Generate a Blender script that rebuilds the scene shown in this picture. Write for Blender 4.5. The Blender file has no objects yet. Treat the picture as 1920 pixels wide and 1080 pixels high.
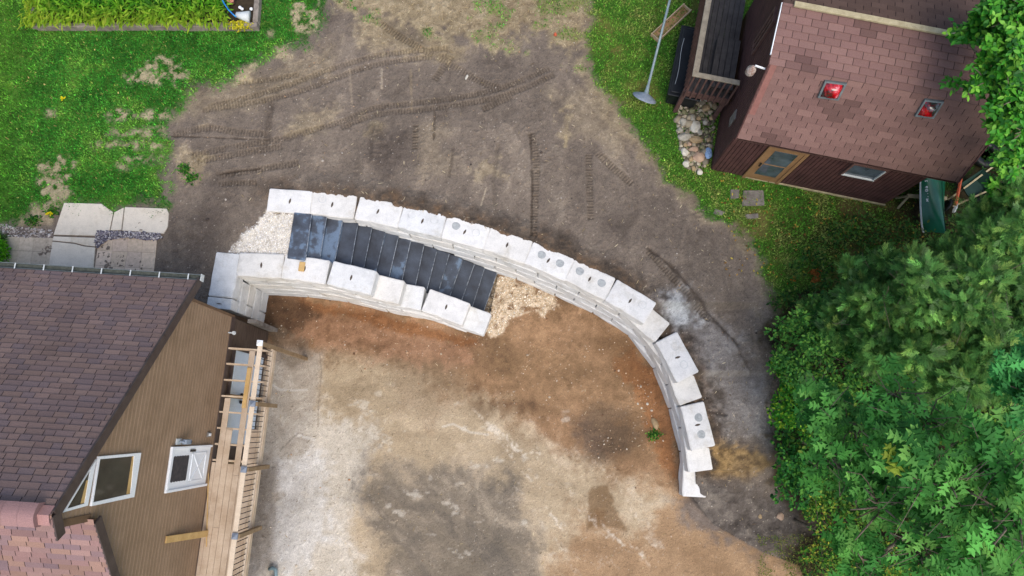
import bpy, bmesh, math, random
import numpy as np
from mathutils import Vector, Matrix, noise as mnoise
random.seed(7); rng = np.random.default_rng(7)
scene = bpy.context.scene
COL = scene.collection
R = math.radians
# ------------------------------------------------------------------ camera, world, sun
CAM_H, FPX, TILT = 19.8, 1332.0, math.atan(265/1332.0)
cd = bpy.data.cameras.new("camera"); cam = bpy.data.objects.new("camera", cd); COL.objects.link(cam)
cd.sensor_width = 36.0; cd.lens = 36.0*FPX/1920.0; cd.clip_end = 500; cd.clip_start = 0.1
cam.location = (0, 0, CAM_H); cam.rotation_euler = (TILT, 0, 0)
scene.camera = cam
world = bpy.data.worlds.new("World"); scene.world = world; world.use_nodes = True
SUN_EL, SUN_AZ = R(58), R(160)
nt = world.node_tree
sky = nt.nodes.new("ShaderNodeTexSky"); sky.sky_type = 'NISHITA'; sky.sun_disc = False
sky.sun_elevation = SUN_EL; sky.sun_rotation = SUN_AZ; sky.air_density = 1.0; sky.dust_density = 3.0; sky.ozone_density = 0.6
bg = nt.nodes["Background"]; bg.inputs[1].default_value = 0.15
nt.links.new(sky.outputs[0], bg.inputs[0])
sd = bpy.data.lights.new("sun", 'SUN'); sd.energy = 1.0; sd.angle = R(40); sd.color = (1.0, .96, .90)
sun = bpy.data.objects.new("sun", sd); COL.objects.link(sun)
d_ = Vector((math.sin(SUN_AZ)*math.cos(SUN_EL), math.cos(SUN_AZ)*math.cos(SUN_EL), math.sin(SUN_EL)))
sun.rotation_euler = d_.to_track_quat('Z', 'Y').to_euler(); sun.location = (0, 0, 40)
vs = scene.view_settings; vs.view_transform = 'Standard'; vs.look = 'None'; vs.exposure = 0.72; vs.gamma = 1.0

# ------------------------------------------------------------------ survey: photograph point at a known height -> place on the site
_c, _s = math.cos(TILT), math.sin(TILT)
def ray(px, py):
    u = (px-960)/FPX; v = (540-py)/FPX
    return Vector((u, _s+v*_c, -_c+v*_s))
def at(px, py, z):
    d = ray(px, py); t = (z-CAM_H)/d.z
    return Vector((d.x*t, d.y*t, z))
def on_plane(px, py, p0, n):
    d = ray(px, py); o = Vector((0, 0, CAM_H)); t = (p0-o).dot(n)/d.dot(n)
    return o+d*t

# ------------------------------------------------------------------ colour and materials
def lin(c):
    c /= 255.0
    return c/12.92 if c <= .04045 else ((c+.055)/1.055)**2.4
K = .86
def C(r, g, b): return (lin(r)*K, lin(g)*K, lin(b)*K)
class NT:
    def __init__(s, name):
        s.m = bpy.data.materials.new(name); s.m.use_nodes = True; s.t = s.m.node_tree
        s.p = s.t.nodes["Principled BSDF"]; s.out = s.t.nodes["Material Output"]
    def n(s, ty, **kw):
        x = s.t.nodes.new(ty)
        for k, v in kw.items(): setattr(x, k, v)
        return x
    def l(s, a, b): s.t.links.new(a, b)
    def coord(s, scale=(1, 1, 1), kind='Object'):
        tc = s.n("ShaderNodeNewGeometry"); mp = s.n("ShaderNodeMapping"); mp.inputs['Scale'].default_value = scale
        s.l(tc.outputs['Position'], mp.inputs[0]); return mp.outputs[0]
    def noise(s, vec, scale, detail=4, rough=.6):
        x = s.n("ShaderNodeTexNoise"); x.inputs['Scale'].default_value = scale
        x.inputs['Detail'].default_value = detail; x.inputs['Roughness'].default_value = rough
        if vec is not None: s.l(vec, x.inputs['Vector'])
        return x.outputs['Fac']
    def ramp(s, fac, stops):
        r = s.n("ShaderNodeValToRGB"); e = r.color_ramp.elements
        while len(e) < len(stops): e.new(.5)
        for q, (p, c) in zip(e, stops): q.position = p; q.color = (*c, 1)
        s.l(fac, r.inputs[0]); return r.outputs[0]
    def mix(s, fac, a, b, mode='MIX'):
        x = s.n("ShaderNodeMix", data_type='RGBA', blend_type=mode)
        for i, v in ((0, fac), (6, a), (7, b)):
            if isinstance(v, (int, float)): x.inputs[i].default_value = v
            elif isinstance(v, tuple): x.inputs[i].default_value = (*v, 1)
            else: s.l(v, x.inputs[i])
        return x.outputs[2]
    def bump(s, h, strength=.3, dist=.02):
        b = s.n("ShaderNodeBump"); b.inputs['Strength'].default_value = strength; b.inputs['Distance'].default_value = dist
        s.l(h, b.inputs['Height']); s.l(b.outputs[0], s.p.inputs['Normal'])
    def base(s, c):
        if isinstance(c, tuple): s.p.inputs['Base Color'].default_value = (*c, 1)
        else: s.l(c, s.p.inputs['Base Color'])
    def done(s, rough=.8, metal=0., spec=.3):
        s.p.inputs['Roughness'].default_value = rough; s.p.inputs['Metallic'].default_value = metal
        s.p.inputs['Specular IOR Level'].default_value = spec
        return s.m
def mul(c, k): return tuple(x*k for x in c)
def mat_var(name, c1, c2, scale=6, rough=.8, stretch=(1, 1, 1), bump=.2, metal=0., spec=.3, fine=60, lo=.3, hi=.7):
    t = NT(name); v = t.coord(stretch)
    a = t.noise(v, scale, 6, .65); b = t.noise(v, fine, 3, .6)
    col = t.ramp(a, [(lo, c1), (hi, c2)])
    col = t.mix(.35, col, t.ramp(b, [(.3, (.55, .55, .55)), (.7, (1.25, 1.25, 1.25))]), 'MULTIPLY')
    t.base(col); 
    if bump: t.bump(b, bump, .01)
    return t.done(rough, metal, spec)
def mat_attr(name, rough=.85, spec=.2, fine=45, amount=.4, bump=.3, trans=0., stretch=(1, 1, 1), coarse=0):
    t = NT(name); a = t.n("ShaderNodeAttribute", attribute_name="Col"); col = a.outputs['Color']
    if fine:
        v = t.coord(stretch); b = t.noise(v, fine, 4, .7)
        col = t.mix(amount, col, t.ramp(b, [(.28, (.45, .45, .45)), (.72, (1.4, 1.4, 1.4))]), 'MULTIPLY')
        if coarse:
            b2 = t.noise(v, coarse, 5, .65)
            col = t.mix(amount, col, t.ramp(b2, [(.3, (.55, .55, .55)), (.7, (1.35, 1.35, 1.35))]), 'MULTIPLY')
        if bump: t.bump(b, bump, .02)
    t.base(col)
    if trans:
        tr = t.n("ShaderNodeBsdfTranslucent"); t.l(col, tr.inputs[0])
        ms = t.n("ShaderNodeMixShader"); ms.inputs[0].default_value = trans
        t.l(t.p.outputs[0], ms.inputs[1]); t.l(tr.outputs[0], ms.inputs[2]); t.l(ms.outputs[0], t.out.inputs[0])
    return t.done(rough, 0., spec)
def glass_mat(name, c, rough=.06):
    t = NT(name); v = t.coord(); t.base(t.ramp(t.noise(v, 2.2, 5), [(.35, mul(c, .5)), (.7, mul(c, 1.4))]))
    return t.done(rough, 0., .8)
M = {}
M['ground'] = mat_attr('soil_and_turf', .92, .15, 42, .7, .8, coarse=0)
M['leaf'] = mat_attr('leaf', .6, .15, 0, trans=.38)
M['leaf_glossy'] = mat_attr('glossy_leaf', .5, .25, 0, trans=.2)
M['grass'] = mat_attr('grass_blade', .6, .2, 0, trans=.3)
M['shingle'] = mat_attr('asphalt_shingle', .93, .12, 70, .45, .35)
M['pebble'] = mat_attr('pebble', .8, .3, 25, .3, .2)
M['wood_tint'] = mat_attr('tinted_timber', .75, .2, 30, .4, .15, stretch=(.4, .4, .4))
def conc(name, c, dark=.72):
    t = NT(name); v = t.coord()
    a = t.noise(v, 2.2, 7, .7); b = t.noise(v, 40, 4, .7); s = t.noise(v, 7, 6, .7)
    col = t.ramp(a, [(.3, mul(c, dark)), (.55, c), (.8, mul(c, 1.05))])
    col = t.mix(.5, col, t.ramp(s, [(.30, (.78, .79, .78)), (.5, (1, 1, 1))]), 'MULTIPLY')
    col = t.mix(.4, col, t.ramp(b, [(.3, (.7, .7, .7)), (.6, (1.1, 1.1, 1.1))]), 'MULTIPLY')
    q = t.noise(t.coord((1, 1, .6)), 1.7, 8, .72); col = t.mix(.75, col, t.ramp(q, [(.54, (1, 1, 1)), (.66, (.80, .77, .71)), (.78, (.58, .52, .45))]), 'MULTIPLY')
    t.base(col); t.bump(b, .35, .012); return t.done(.88, 0, .2)
M['block'] = conc('precast_concrete', C(233, 231, 226), .84)
M['block_b'] = conc('cool_precast_concrete', C(227, 227, 224), .82)
M['block_c'] = conc('warm_precast_concrete', C(229, 226, 219), .82)
M['slot'] = mat_var('shaded_recess', C(60, 50, 44), C(105, 92, 80), 30, .9)
M['wet_patch'] = mat_var('wet_cement', C(150, 154, 153), C(190, 193, 191), 12, .6)
def step_mat(name, wet):
    t = NT(name); v = t.coord()
    a = t.noise(v, 2.6, 5, .55); b = t.noise(v, 50, 4, .7)
    dk = C(58, 62, 70); md = C(78, 86, 98); bl = C(104, 122, 142)
    col = t.ramp(a, [(.35, dk), (wet, md), (min(wet+.06, .98), bl), (min(wet+.2, 1), mul(bl, 1.15))])
    col = t.mix(.5, col, t.ramp(b, [(.3, (.6, .6, .6)), (.7, (1.3, 1.3, 1.3))]), 'MULTIPLY')
    t.base(col); t.bump(b, .25, .008); return t.done(.6, 0, .35)
M['step_dark'] = step_mat('black_step_stone', .68); M['step_mid'] = step_mat('damp_black_step_stone', .56); M['step_wet'] = step_mat('blue_filmed_step_stone', .50)
M['siding'] = mat_var('tan_siding', C(140, 115, 89), C(160, 133, 106), 2.0, .6, (1, 1, 1), .06, spec=.3)
M['dark_trim'] = mat_var('dark_brown_trim', C(66, 55, 52), C(88, 75, 70), 5, .5)
M['brown_trim'] = mat_var('brown_trim', C(100, 78, 58), C(122, 96, 72), 5, .6)
M['base_wall'] = mat_var('dark_basement_siding', C(78, 64, 54), C(98, 82, 70), 4, .7, (1, 1, 1), .1)
M['footing'] = mat_var('old_concrete_footing', C(100, 93, 86), C(150, 143, 134), 5, .9)
M['white'] = mat_var('white_paint', C(244, 248, 250), C(254, 255, 255), 4, .4, bump=.03)
M['white_blue'] = mat_var('cool_white_door', C(205, 222, 238), C(226, 238, 246), 2, .45, bump=.03)
M['glass'] = glass_mat('dark_window_glass', C(58, 58, 48))
M['glass_blue'] = glass_mat('sky_reflecting_glass', C(82, 92, 102), .1)
M['shade'] = mat_var('dark_window_shade', C(52, 52, 58), C(86, 80, 78), 12, .8)
M['black'] = mat_var('black_metal', C(24, 24, 26), C(40, 38, 38), 10, .5)
M['black_plastic'] = mat_var('black_plastic', C(20, 21, 22), C(42, 44, 46), 3, .45, bump=.1)
M['gutter'] = mat_var('grey_gutter', C(88, 98, 100), C(122, 130, 130), 6, .5)
M['gutter_in'] = mat_var('gutter_litter', C(60, 66, 62), C(92, 96, 88), 14, .9)
M['steel'] = mat_var('galvanised_steel', C(132, 150, 154), C(166, 182, 184), 9, .45, metal=.2, bump=.05)
M['cap'] = mat_var('grey_post_cap', C(112, 122, 136), C(142, 150, 162), 9, .5)
def wood(name, a, b, sc=5): return mat_var(name, a, b, sc, .8, (1, 1, 1), .2)
M['lumber'] = wood('new_lumber', C(190, 165, 135), C(226, 206, 180), 3)
M['lumber_y'] = wood('yellow_lumber', C(196, 158, 98), C(220, 184, 124), 4)
M['deckwood'] = wood('pale_deck_board', C(182, 158, 132), C(212, 192, 168), 3)
M['rail'] = wood('pale_rail', C(212, 192, 166), C(232, 214, 190), 3)
M['postwood'] = wood('weathered_post', C(132, 108, 78), C(160, 136, 104), 6)
M['old_board'] = wood('black_weathered_board', C(52, 48, 47), C(80, 76, 73), 7)
M['old_rail'] = wood('lichened_rail', C(128, 118, 102), C(166, 156, 136), 7)
M['brown_paint'] = wood('brown_painted_timber', C(84, 60, 54), C(116, 86, 78), 6)
M['shed_wall'] = mat_var('dark_red_board', C(70, 44, 42), C(96, 64, 60), 3.5, .75, (1, 1, 1), .12)
M['tan_door'] = mat_var('ochre_door', C(138, 104, 70), C(164, 126, 88), 4, .6)
M['ridge_board'] = wood('lichened_ridge_board', C(160, 146, 112), C(196, 184, 148), 8)
M['planter'] = wood('grey_planter_timber', C(120, 110, 100), C(168, 158, 146), 6)
M['trough'] = wood('tan_trough_wood', C(158, 120, 84), C(196, 160, 120), 5)
M['bark'] = mat_var('bark', C(92, 82, 68), C(140, 127, 108), 9, .95)
M['twig'] = mat_var('grey_twig', C(120, 110, 92), C(168, 158, 138), 9, .95)
M['canoe'] = mat_var('green_canoe_hull', C(16, 84, 58), C(26, 112, 80), 2, .3, bump=.02, spec=.5)
M['orange'] = mat_var('orange_fibreglass', C(190, 88, 58), C(214, 108, 76), 5, .5)
M['grey_light'] = mat_var('pale_grey', C(190, 196, 196), C(216, 220, 218), 6, .5)
M['lamp_grey'] = mat_var('grey_lamp_metal', C(120, 132, 148), C(170, 180, 190), 9, .45)
M['rust'] = mat_var('rusty_lamp', C(120, 66, 34), C(210, 200, 190), 16, .7)
M['blue_bag'] = mat_var('blue_plastic_bag', C(104, 140, 186), C(178, 204, 232), 22, .4)
M['tarpgreen'] = mat_var('dark_green_tray', C(20, 46, 40), C(34, 66, 56), 4, .5)
M['yellow'] = mat_var('yellow_petal', C(236, 214, 20), C(250, 236, 60), 9, .6)
M['hose'] = mat_var('blue_hose', C(20, 110, 200), C(60, 160, 220), 9, .4)
M['pot'] = mat_var('terracotta', C(196, 130, 110), C(214, 152, 130), 9, .8)
M['pipe'] = mat_var('blue_grey_pipe', C(112, 136, 142), C(146, 168, 172), 5, .4)
M['path'] = conc('walkway_concrete', C(228, 218, 200), .9)
t = NT('red_cloth_behind_glass'); v = t.coord((1, 1, 1))
red = t.ramp(t.noise(v, 3.6, 5, .65), [(.40, C(44, 52, 50)), (.46, C(90, 10, 16)), (.52, C(176, 14, 24)), (.58, C(200, 30, 44)), (.64, C(226, 170, 178))])
t.base(red); M['red_pane'] = t.done(.14, 0, .8)

# ------------------------------------------------------------------ objects
def tag(o, label=None, cat=None, group=None, kind=None):
    if label: o['label'] = label
    if cat: o['category'] = cat
    if group: o['group'] = group
    if kind: o['kind'] = kind
    return o
WLOC = {}
def thing(name, loc, label, cat, group=None, rz=0):
    o = bpy.data.objects.new(name, None); COL.objects.link(o); o.location = loc; o.rotation_euler = (0, 0, rz)
    o.empty_display_size = .2; WLOC[o.name] = Vector(loc)
    return tag(o, label, cat, group)
def link(name, me, mat, parent=None, wl=None):
    o = bpy.data.objects.new(name, me); COL.objects.link(o)
    if mat and not me.materials: me.materials.append(mat)
    if parent is not None:
        o.parent = parent; WLOC[o.name] = WLOC[parent.name]
    else: WLOC[o.name] = Vector(wl or (0, 0, 0)); o.location = WLOC[o.name]
    return o
class MB:
    """collects boxes, bars, tubes and sheets; tf maps the builder's own axes to the site"""
    def __init__(s, tf=None): s.v = []; s.f = []; s.tf = tf or (lambda p: p); s.c = []; s.cur = None
    def add(s, vs, fs):
        b = len(s.v); s.v += [Vector(s.tf(Vector(p))) for p in vs]
        for f in fs: s.f.append([b+i for i in f]); s.c.append(s.cur)
    def box(s, x0, y0, z0, x1, y1, z1):
        s.add([(x0, y0, z0), (x1, y0, z0), (x1, y1, z0), (x0, y1, z0), (x0, y0, z1), (x1, y0, z1), (x1, y1, z1), (x0, y1, z1)],
              [(3, 2, 1, 0), (4, 5, 6, 7), (0, 1, 5, 4), (1, 2, 6, 5), (2, 3, 7, 6), (3, 0, 4, 7)])
    def bar(s, a, b, w, h, up=(0, 0, 1)):
        a, b, up = Vector(a), Vector(b), Vector(up); d = (b-a).normalized()
        x = d.cross(up); 
        if x.length < 1e-4: x = d.cross(Vector((0, 1, 0)))
        x.normalize(); y = x.cross(d); x *= w/2; y *= h/2
        s.add([a-x-y, a+x-y, a+x+y, a-x+y, b-x-y, b+x-y, b+x+y, b-x+y],
              [(3, 2, 1, 0), (4, 5, 6, 7), (0, 1, 5, 4), (1, 2, 6, 5), (2, 3, 7, 6), (3, 0, 4, 7)])
    def tube(s, pts, rad, n=8):
        pts = [Vector(p) for p in pts]; rad = rad if isinstance(rad, (list, tuple)) else [rad]*len(pts)
        vs = []; fs = []
        for i, p in enumerate(pts):
            d = (pts[min(i+1, len(pts)-1)]-pts[max(i-1, 0)]).normalized()
            x = d.cross(Vector((0, 0, 1))); x = x if x.length > 1e-3 else Vector((1, 0, 0)); x.normalize(); y = d.cross(x)
            for k in range(n):
                a = 2*math.pi*k/n; vs.append(p+(x*math.cos(a)+y*math.sin(a))*rad[i])
        for i in range(len(pts)-1):
            for k in range(n): fs.append((i*n+k, i*n+(k+1) % n, (i+1)*n+(k+1) % n, (i+1)*n+k))
        fs.append(tuple(range(n))[::-1]); fs.append(tuple((len(pts)-1)*n+k for k in range(n)))
        s.add(vs, fs)
    def poly(s, pts, thick=None):
        """a flat n-gon, or a slab when thick is a vector"""
        n = len(pts)
        if thick is None: s.add(pts, [tuple(range(n))]); return
        t = Vector(thick); pts = [Vector(p) for p in pts]
        s.add(pts+[p-t for p in pts], [tuple(range(n)), tuple(range(2*n-1, n-1, -1))]+[(i, n+i, n+(i+1) % n, (i+1) % n) for i in range(n)])
    def lathe(s, c, prof, n=20, axis=None):
        c = Vector(c); q = Vector(axis).to_track_quat('Z', 'Y') if axis else None
        vs = []; fs = []
        for r, z in prof:
            for k in range(n):
                a = 2*math.pi*k/n; p = Vector((r*math.cos(a), r*math.sin(a), z)); vs.append(c+(q @ p if q else p))
        for i in range(len(prof)-1):
            for k in range(n): fs.append((i*n+k, i*n+(k+1) % n, (i+1)*n+(k+1) % n, (i+1)*n+k))
        fs.append(tuple((len(prof)-1)*n+k for k in range(n))); fs.append(tuple(range(n))[::-1]); s.add(vs, fs)
    def build(s, name, mat, parent=None, smooth=False, loc=None, bevel=0):
        wl = WLOC[parent.name] if parent is not None else Vector(loc or (0, 0, 0))
        me = bpy.data.meshes.new(name); me.from_pydata([p-wl for p in s.v], [], s.f)
        if any(c is not None for c in s.c):
            a = me.color_attributes.new("Col", 'FLOAT_COLOR', 'CORNER'); data = []
            for p, c in zip(me.polygons, s.c): data += [*(c or (.5, .5, .5)), 1.0]*len(p.vertices)
            a.data.foreach_set("color", data)
        bm = bmesh.new(); bm.from_mesh(me); bmesh.ops.recalc_face_normals(bm, faces=bm.faces)
        if bevel: bmesh.ops.bevel(bm, geom=list(bm.edges), offset=bevel, segments=1, affect='EDGES', clamp_overlap=True)
        bm.to_mesh(me); bm.free()
        if smooth: me.polygons.foreach_set("use_smooth", [True]*len(me.polygons))
        me.update()
        return link(name, me, mat, parent, wl if parent is None else None)
def np_mesh(name, V, F, mat, parent=None, colors=None, smooth=False, wl=(0, 0, 0)):
    """V (n,3), F (m,k) all faces with k corners; colors per vertex"""
    wl = np.array(WLOC[parent.name] if parent is not None else wl)
    me = bpy.data.meshes.new(name); n, m, k = len(V), len(F), F.shape[1]
    me.vertices.add(n); me.vertices.foreach_set("co", (V-wl).astype(np.float32).ravel())
    me.loops.add(m*k); me.polygons.add(m)
    me.loops.foreach_set("vertex_index", F.astype(np.int32).ravel())
    me.polygons.foreach_set("loop_start", np.arange(0, m*k, k, dtype=np.int32))
    if smooth: me.polygons.foreach_set("use_smooth", np.ones(m, bool))
    if colors is not None:
        a = me.color_attributes.new("Col", 'FLOAT_COLOR', 'POINT')
        c4 = np.ones((n, 4), np.float32); c4[:, :3] = colors; a.data.foreach_set("color", c4.ravel())
    me.update(calc_edges=True); me.validate()
    return link(name, me, mat, parent, Vector(wl) if parent is None else None)
def rot_mats(yaw, pitch, roll):
    cy, sy, cp, sp, cr, sr = np.cos(yaw), np.sin(yaw), np.cos(pitch), np.sin(pitch), np.cos(roll), np.sin(roll)
    n = len(yaw); Z = np.zeros(n); O = np.ones(n)
    Rz = np.stack([np.stack([cy, -sy, Z], -1), np.stack([sy, cy, Z], -1), np.stack([Z, Z, O], -1)], 1)
    Rx = np.stack([np.stack([O, Z, Z], -1), np.stack([Z, cp, -sp], -1), np.stack([Z, sp, cp], -1)], 1)
    Ry = np.stack([np.stack([cr, Z, sr], -1), np.stack([Z, O, Z], -1), np.stack([-sr, Z, cr], -1)], 1)
    return Rz @ Rx @ Ry
def scatter(name, tv, tf, P, yaw, pitch, roll, S, colors, mat, parent=None, wl=(0, 0, 0)):
    """many small copies of one leaf or pebble, in one mesh"""
    tv = np.array(tv, float); tf = np.array(tf, int); n = len(P)
    Rm = rot_mats(yaw, pitch, roll)
    S = np.asarray(S, float); S = S[:, None]*np.ones(3) if S.ndim == 1 else S
    V = np.einsum('nij,nkj->nki', Rm, tv[None]*S[:, None, :])+P[:, None, :]
    F = (tf[None]+(np.arange(n)*len(tv))[:, None, None]).reshape(-1, tf.shape[1])
    return np_mesh(name, V.reshape(-1, 3), F, mat, parent, np.repeat(colors, len(tv), 0), wl=wl)
def ico(sub=1):
    bm = bmesh.new(); bmesh.ops.create_icosphere(bm, subdivisions=sub, radius=1)
    v = [tuple(x.co) for x in bm.verts]; f = [[q.index for q in p.verts] for p in bm.faces]; bm.free(); return v, f
ICO = ico(1)
def pal(n, cols, w=None, var=.18):
    c = np.array([C(*x) for x in cols]); i = rng.choice(len(c), n, p=w)
    return c[i]*np.exp(rng.normal(0, var, n))[:, None]

# ------------------------------------------------------------------ numpy noise
def _h(i, j, s):
    n = (i.astype(np.int64)*374761393+j.astype(np.int64)*668265263+s*1442695041) & 0x7fffffff
    n = ((n ^ (n >> 13))*1274126177) & 0x7fffffff
    return ((n ^ (n >> 15)) & 0xffff)/65535.0
def vn(x, y, s=0):
    i, j = np.floor(x), np.floor(y); fx, fy = x-i, y-j; fx = fx*fx*(3-2*fx); fy = fy*fy*(3-2*fy)
    a, b, c, d = _h(i, j, s), _h(i+1, j, s), _h(i, j+1, s), _h(i+1, j+1, s)
    return a+(b-a)*fx+(c-a)*fy+(a-b-c+d)*fx*fy
def fbm(x, y, f=1, o=4, s=0, g=.55):
    r = 0; A = 1; T = 0
    for k in range(o): r = r+A*vn(x*f+17.3*k, y*f-9.1*k, s+k); T += A; A *= g; f *= 2.03
    return r/T
def sstep(a, b, x): t = np.clip((x-a)/(b-a), 0, 1); return t*t*(3-2*t)
def sdist(poly, X, Y):
    """signed distance to a polygon, negative inside"""
    d = np.full(X.shape, 1e9); ins = np.zeros(X.shape, bool); n = len(poly)
    for k in range(n):
        ax, ay = poly[k][:2]; bx, by = poly[(k+1) % n][:2]; ex, ey = bx-ax, by-ay
        t = np.clip(((X-ax)*ex+(Y-ay)*ey)/(ex*ex+ey*ey+1e-12), 0, 1)
        d = np.minimum(d, (X-ax-t*ex)**2+(Y-ay-t*ey)**2)
        if abs(ey) > 1e-12: ins ^= ((ay > Y) != (by > Y)) & (X < ex*(Y-ay)/ey+ax)
    return np.where(ins, -1, 1)*np.sqrt(d)

# ------------------------------------------------------------------ retaining walls: where the courses run
BL, BH, BD, BAT = 1.17, .457, .62, .014        # block length, height, depth, set-back of each course
ZT = [2.32-.457*k for k in range(5)]
def resample(pts, n=400):
    pts = [Vector((p[0], p[1], 0)) for p in pts]
    out = []
    for i in range(len(pts)-1):                # Catmull-Rom
        p0 = pts[max(i-1, 0)]; p1 = pts[i]; p2 = pts[i+1]; p3 = pts[min(i+2, len(pts)-1)]
        for k in range(24):
            t = k/24.0
            out.append(.5*((2*p1)+(p2-p0)*t+(2*p0-5*p1+4*p2-p3)*t*t+(3*p1-p0-3*p2+p3)*t**3))
    out.append(pts[-1]); return out
class Curve:
    def __init__(s, pts):
        s.p = resample(pts); s.s = [0]
        for a, b in zip(s.p, s.p[1:]): s.s.append(s.s[-1]+(b-a).length)
        s.L = s.s[-1]
    def at(s, q):
        if q <= 0: d = (s.p[1]-s.p[0]).normalized(); return s.p[0]+d*q
        if q >= s.L: d = (s.p[-1]-s.p[-2]).normalized(); return s.p[-1]+d*(q-s.L)
        i = max(0, int(np.searchsorted(s.s, q))-1); t = (q-s.s[i])/max(1e-9, s.s[i+1]-s.s[i])
        return s.p[i].lerp(s.p[i+1], t)
    def tan(s, q): return (s.at(q+.05)-s.at(q-.05)).normalized()
    def proj(s, p):
        p = Vector((p[0], p[1], 0)); i = min(range(len(s.p)), key=lambda k: (s.p[k]-p).length); return s.s[i]
    def off(s, q, d):                          # d metres to the right of travel
        t = s.tan(q); return s.at(q)+Vector((t.y, -t.x, 0))*d
# curved wall, front top edge; travel from the left end, pit on the right hand
cw_px = [((498, 396), 0), ((579, 401), 0), ((663, 410), 0), ((744, 426), 0), ((825, 445), 0), ((904, 467), 0), ((981, 493), 0), ((1057, 525), 0), ((1133, 561), 0), ((1211, 609), 0),
         ((1229, 641), 1), ((1271, 718), 1), ((1270, 763), 2), ((1297, 845), 2), ((1293, 887), 3), ((1281, 931), 4)]
cw_w = [at(*p, ZT[k]) for p, k in cw_px]
pts = [cw_w[0]]
for i in range(1, len(cw_w)):
    t_ = (cw_w[min(i+1, len(cw_w)-1)]-cw_w[i-1]); t_.z = 0; t_.normalize()
    pts.append(cw_w[i]-Vector((t_.y, -t_.x, 0))*BAT*cw_px[i][1])
CW = Curve([p for i, p in enumerate(pts) if i not in (12,)])
# wall beside the steps, front (south) top edge, travel from the corner eastwards, pit on the right hand
sw_px = [((441, 518), 0), ((524, 521), 0), ((609, 532), 0), ((699, 554), 0), ((748, 570), 1), ((790, 582), 2), ((867, 610), 2), ((907, 629), 3)]
sw_w = [at(*p, ZT[k]) for p, k in sw_px]
pts = []
for i, p in enumerate(sw_w):
    t_ = (sw_w[min(i+1, len(sw_w)-1)]-sw_w[max(i-1, 0)]); t_.z = 0; t_.normalize()
    pts.append(p-Vector((t_.y, -t_.x, 0))*BAT*sw_px[i][1])
SW = Curve(pts)
# return wall towards the house, front (east) edge, travel northwards from the house; pit on the right hand
RWn = at(443, 520, ZT[0]); RWs = at(432.5, 580, ZT[0])
A_END, B_END, C_END, D_END, E_END = at(1236, 572, 2.3).y, at(1310, 693, 1.85).y, at(1340, 836, 1.4).y, at(1333, 879, .95).y, at(1321, 928, .46).y
# house and shed axes
H0 = Vector((-6.84, 2.69, 0)); He = Vector((.998, -.064, 0)).normalized(); Hn = Vector((.064, .998, 0)).normalized()
def HL(p): return H0+He*p[0]+Hn*p[1]+Vector((0, 0, p[2]))
def hpx(px, py, X=0.0):
    w = on_plane(px, py, H0+He*X, He)-H0; return w.dot(Hn), w.z        # (Y, z) on the plane X
S0 = Vector((5.2, 6.66, 0)); Se = Vector((.977, -.211, 0)).normalized(); Sn = Vector((.211, .977, 0)).normalized()
def SL(p): return S0+Se*p[0]+Sn*p[1]+Vector((0, 0, p[2]))

# ------------------------------------------------------------------ ground
GZ = 2.24
E_X = at(1281, 931, .46).x
mid = lambda cv, d, a, b, n: [cv.off(a+(b-a)*k/(n-1), d) for k in range(n)]
cw_mid = mid(CW, -.22, CW.proj(at(931, 514, .4)), CW.L-.02, 40)
sw_mid = mid(SW, -.25, -.2, SW.L-.03, 24)
PIT = [Vector((-7.1, 2.5, 0)), Vector((RWs.x-.25, RWs.y, 0)), Vector((RWn.x-.25, RWn.y+.2, 0))]+sw_mid+cw_mid+[Vector((cw_mid[-1].x+.05, cw_mid[-1].y-.12, 0)), at(1340, 985, .05), at(1430, 1035, .05), at(1500, 1062, .05), Vector((9, -8, 0)), Vector((9, -60, 0)), Vector((-60, -60, 0)), Vector((-60, 2.5, 0))]
RAMP = sw_mid[4:]+[cw_mid[0]]+mid(CW, -.22, CW.proj(at(931, 514, .4)), CW.proj(at(560, 400, 2.3)), 20)
st_a, st_b = at(560, 440, 2.3), at(918, 550, .4)
def zup(X, Y):
    z = np.interp(Y, [E_END-.7, E_END-.25, D_END-.12, D_END-.02, C_END-.08, C_END+.04, B_END-.14, B_END-.02, A_END-.04, A_END+.1, A_END+1.2], [.0, .36, .44, .80, .88, 1.26, 1.34, 1.70, 1.80, 2.14, GZ])
    zs = np.interp(Y, [E_END-.75, E_END-.1, D_END-.1, C_END-.2, B_END-.15, A_END-.4, A_END+1.2], [.0, .30, .76, 1.20, 1.66, 2.08, GZ])
    z = np.maximum(z, np.where((Y < D_END-.1) & (Y > E_END-.3) & (X < 6.2), .40+.16*sstep(E_X+.36, E_X+.62, X+(Y-E_END)*.45+.12*(vn(X*6, Y*6, 77)-.5)), 0)*sstep(E_END-.3, E_END+.05, Y))
    far = sstep(5.4, 6.6, X); z = z*(1-far)+zs*far
    w = sstep(.5, 2.5, X); return z*w+GZ*(1-w)
STF = at(935, 575, .35)
def zpit(X, Y):
    d = np.hypot(X-STF.x, (Y-STF.y)*1.3)
    z = .36*np.exp(-(d/2.2)**2)
    d2 = np.hypot(X-at(1120, 600, .3).x, Y-at(1120, 600, .3).y); z = np.maximum(z, .30*np.exp(-(d2/1.6)**2))
    return z+.06*np.exp(-((X+5.2)/1.0)**2-((Y-2.8)/.5)**2)
def ground_z(X, Y, micro=True):
    X = np.asarray(X, float); Y = np.asarray(Y, float)
    zu = zup(X, Y); zp = zpit(X, Y)
    z = np.where(sdist(PIT, X, Y) < 0, zp, zu)
    d = (st_b-st_a); d.z = 0; L = d.length; d.normalize()
    q = ((X-st_a.x)*d.x+(Y-st_a.y)*d.y)/L
    zr = np.clip(2.0-1.9*q, .15, GZ)
    z = np.where((sdist(RAMP, X, Y) < 0) & (q > 0), zr, z)
    return z
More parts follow.
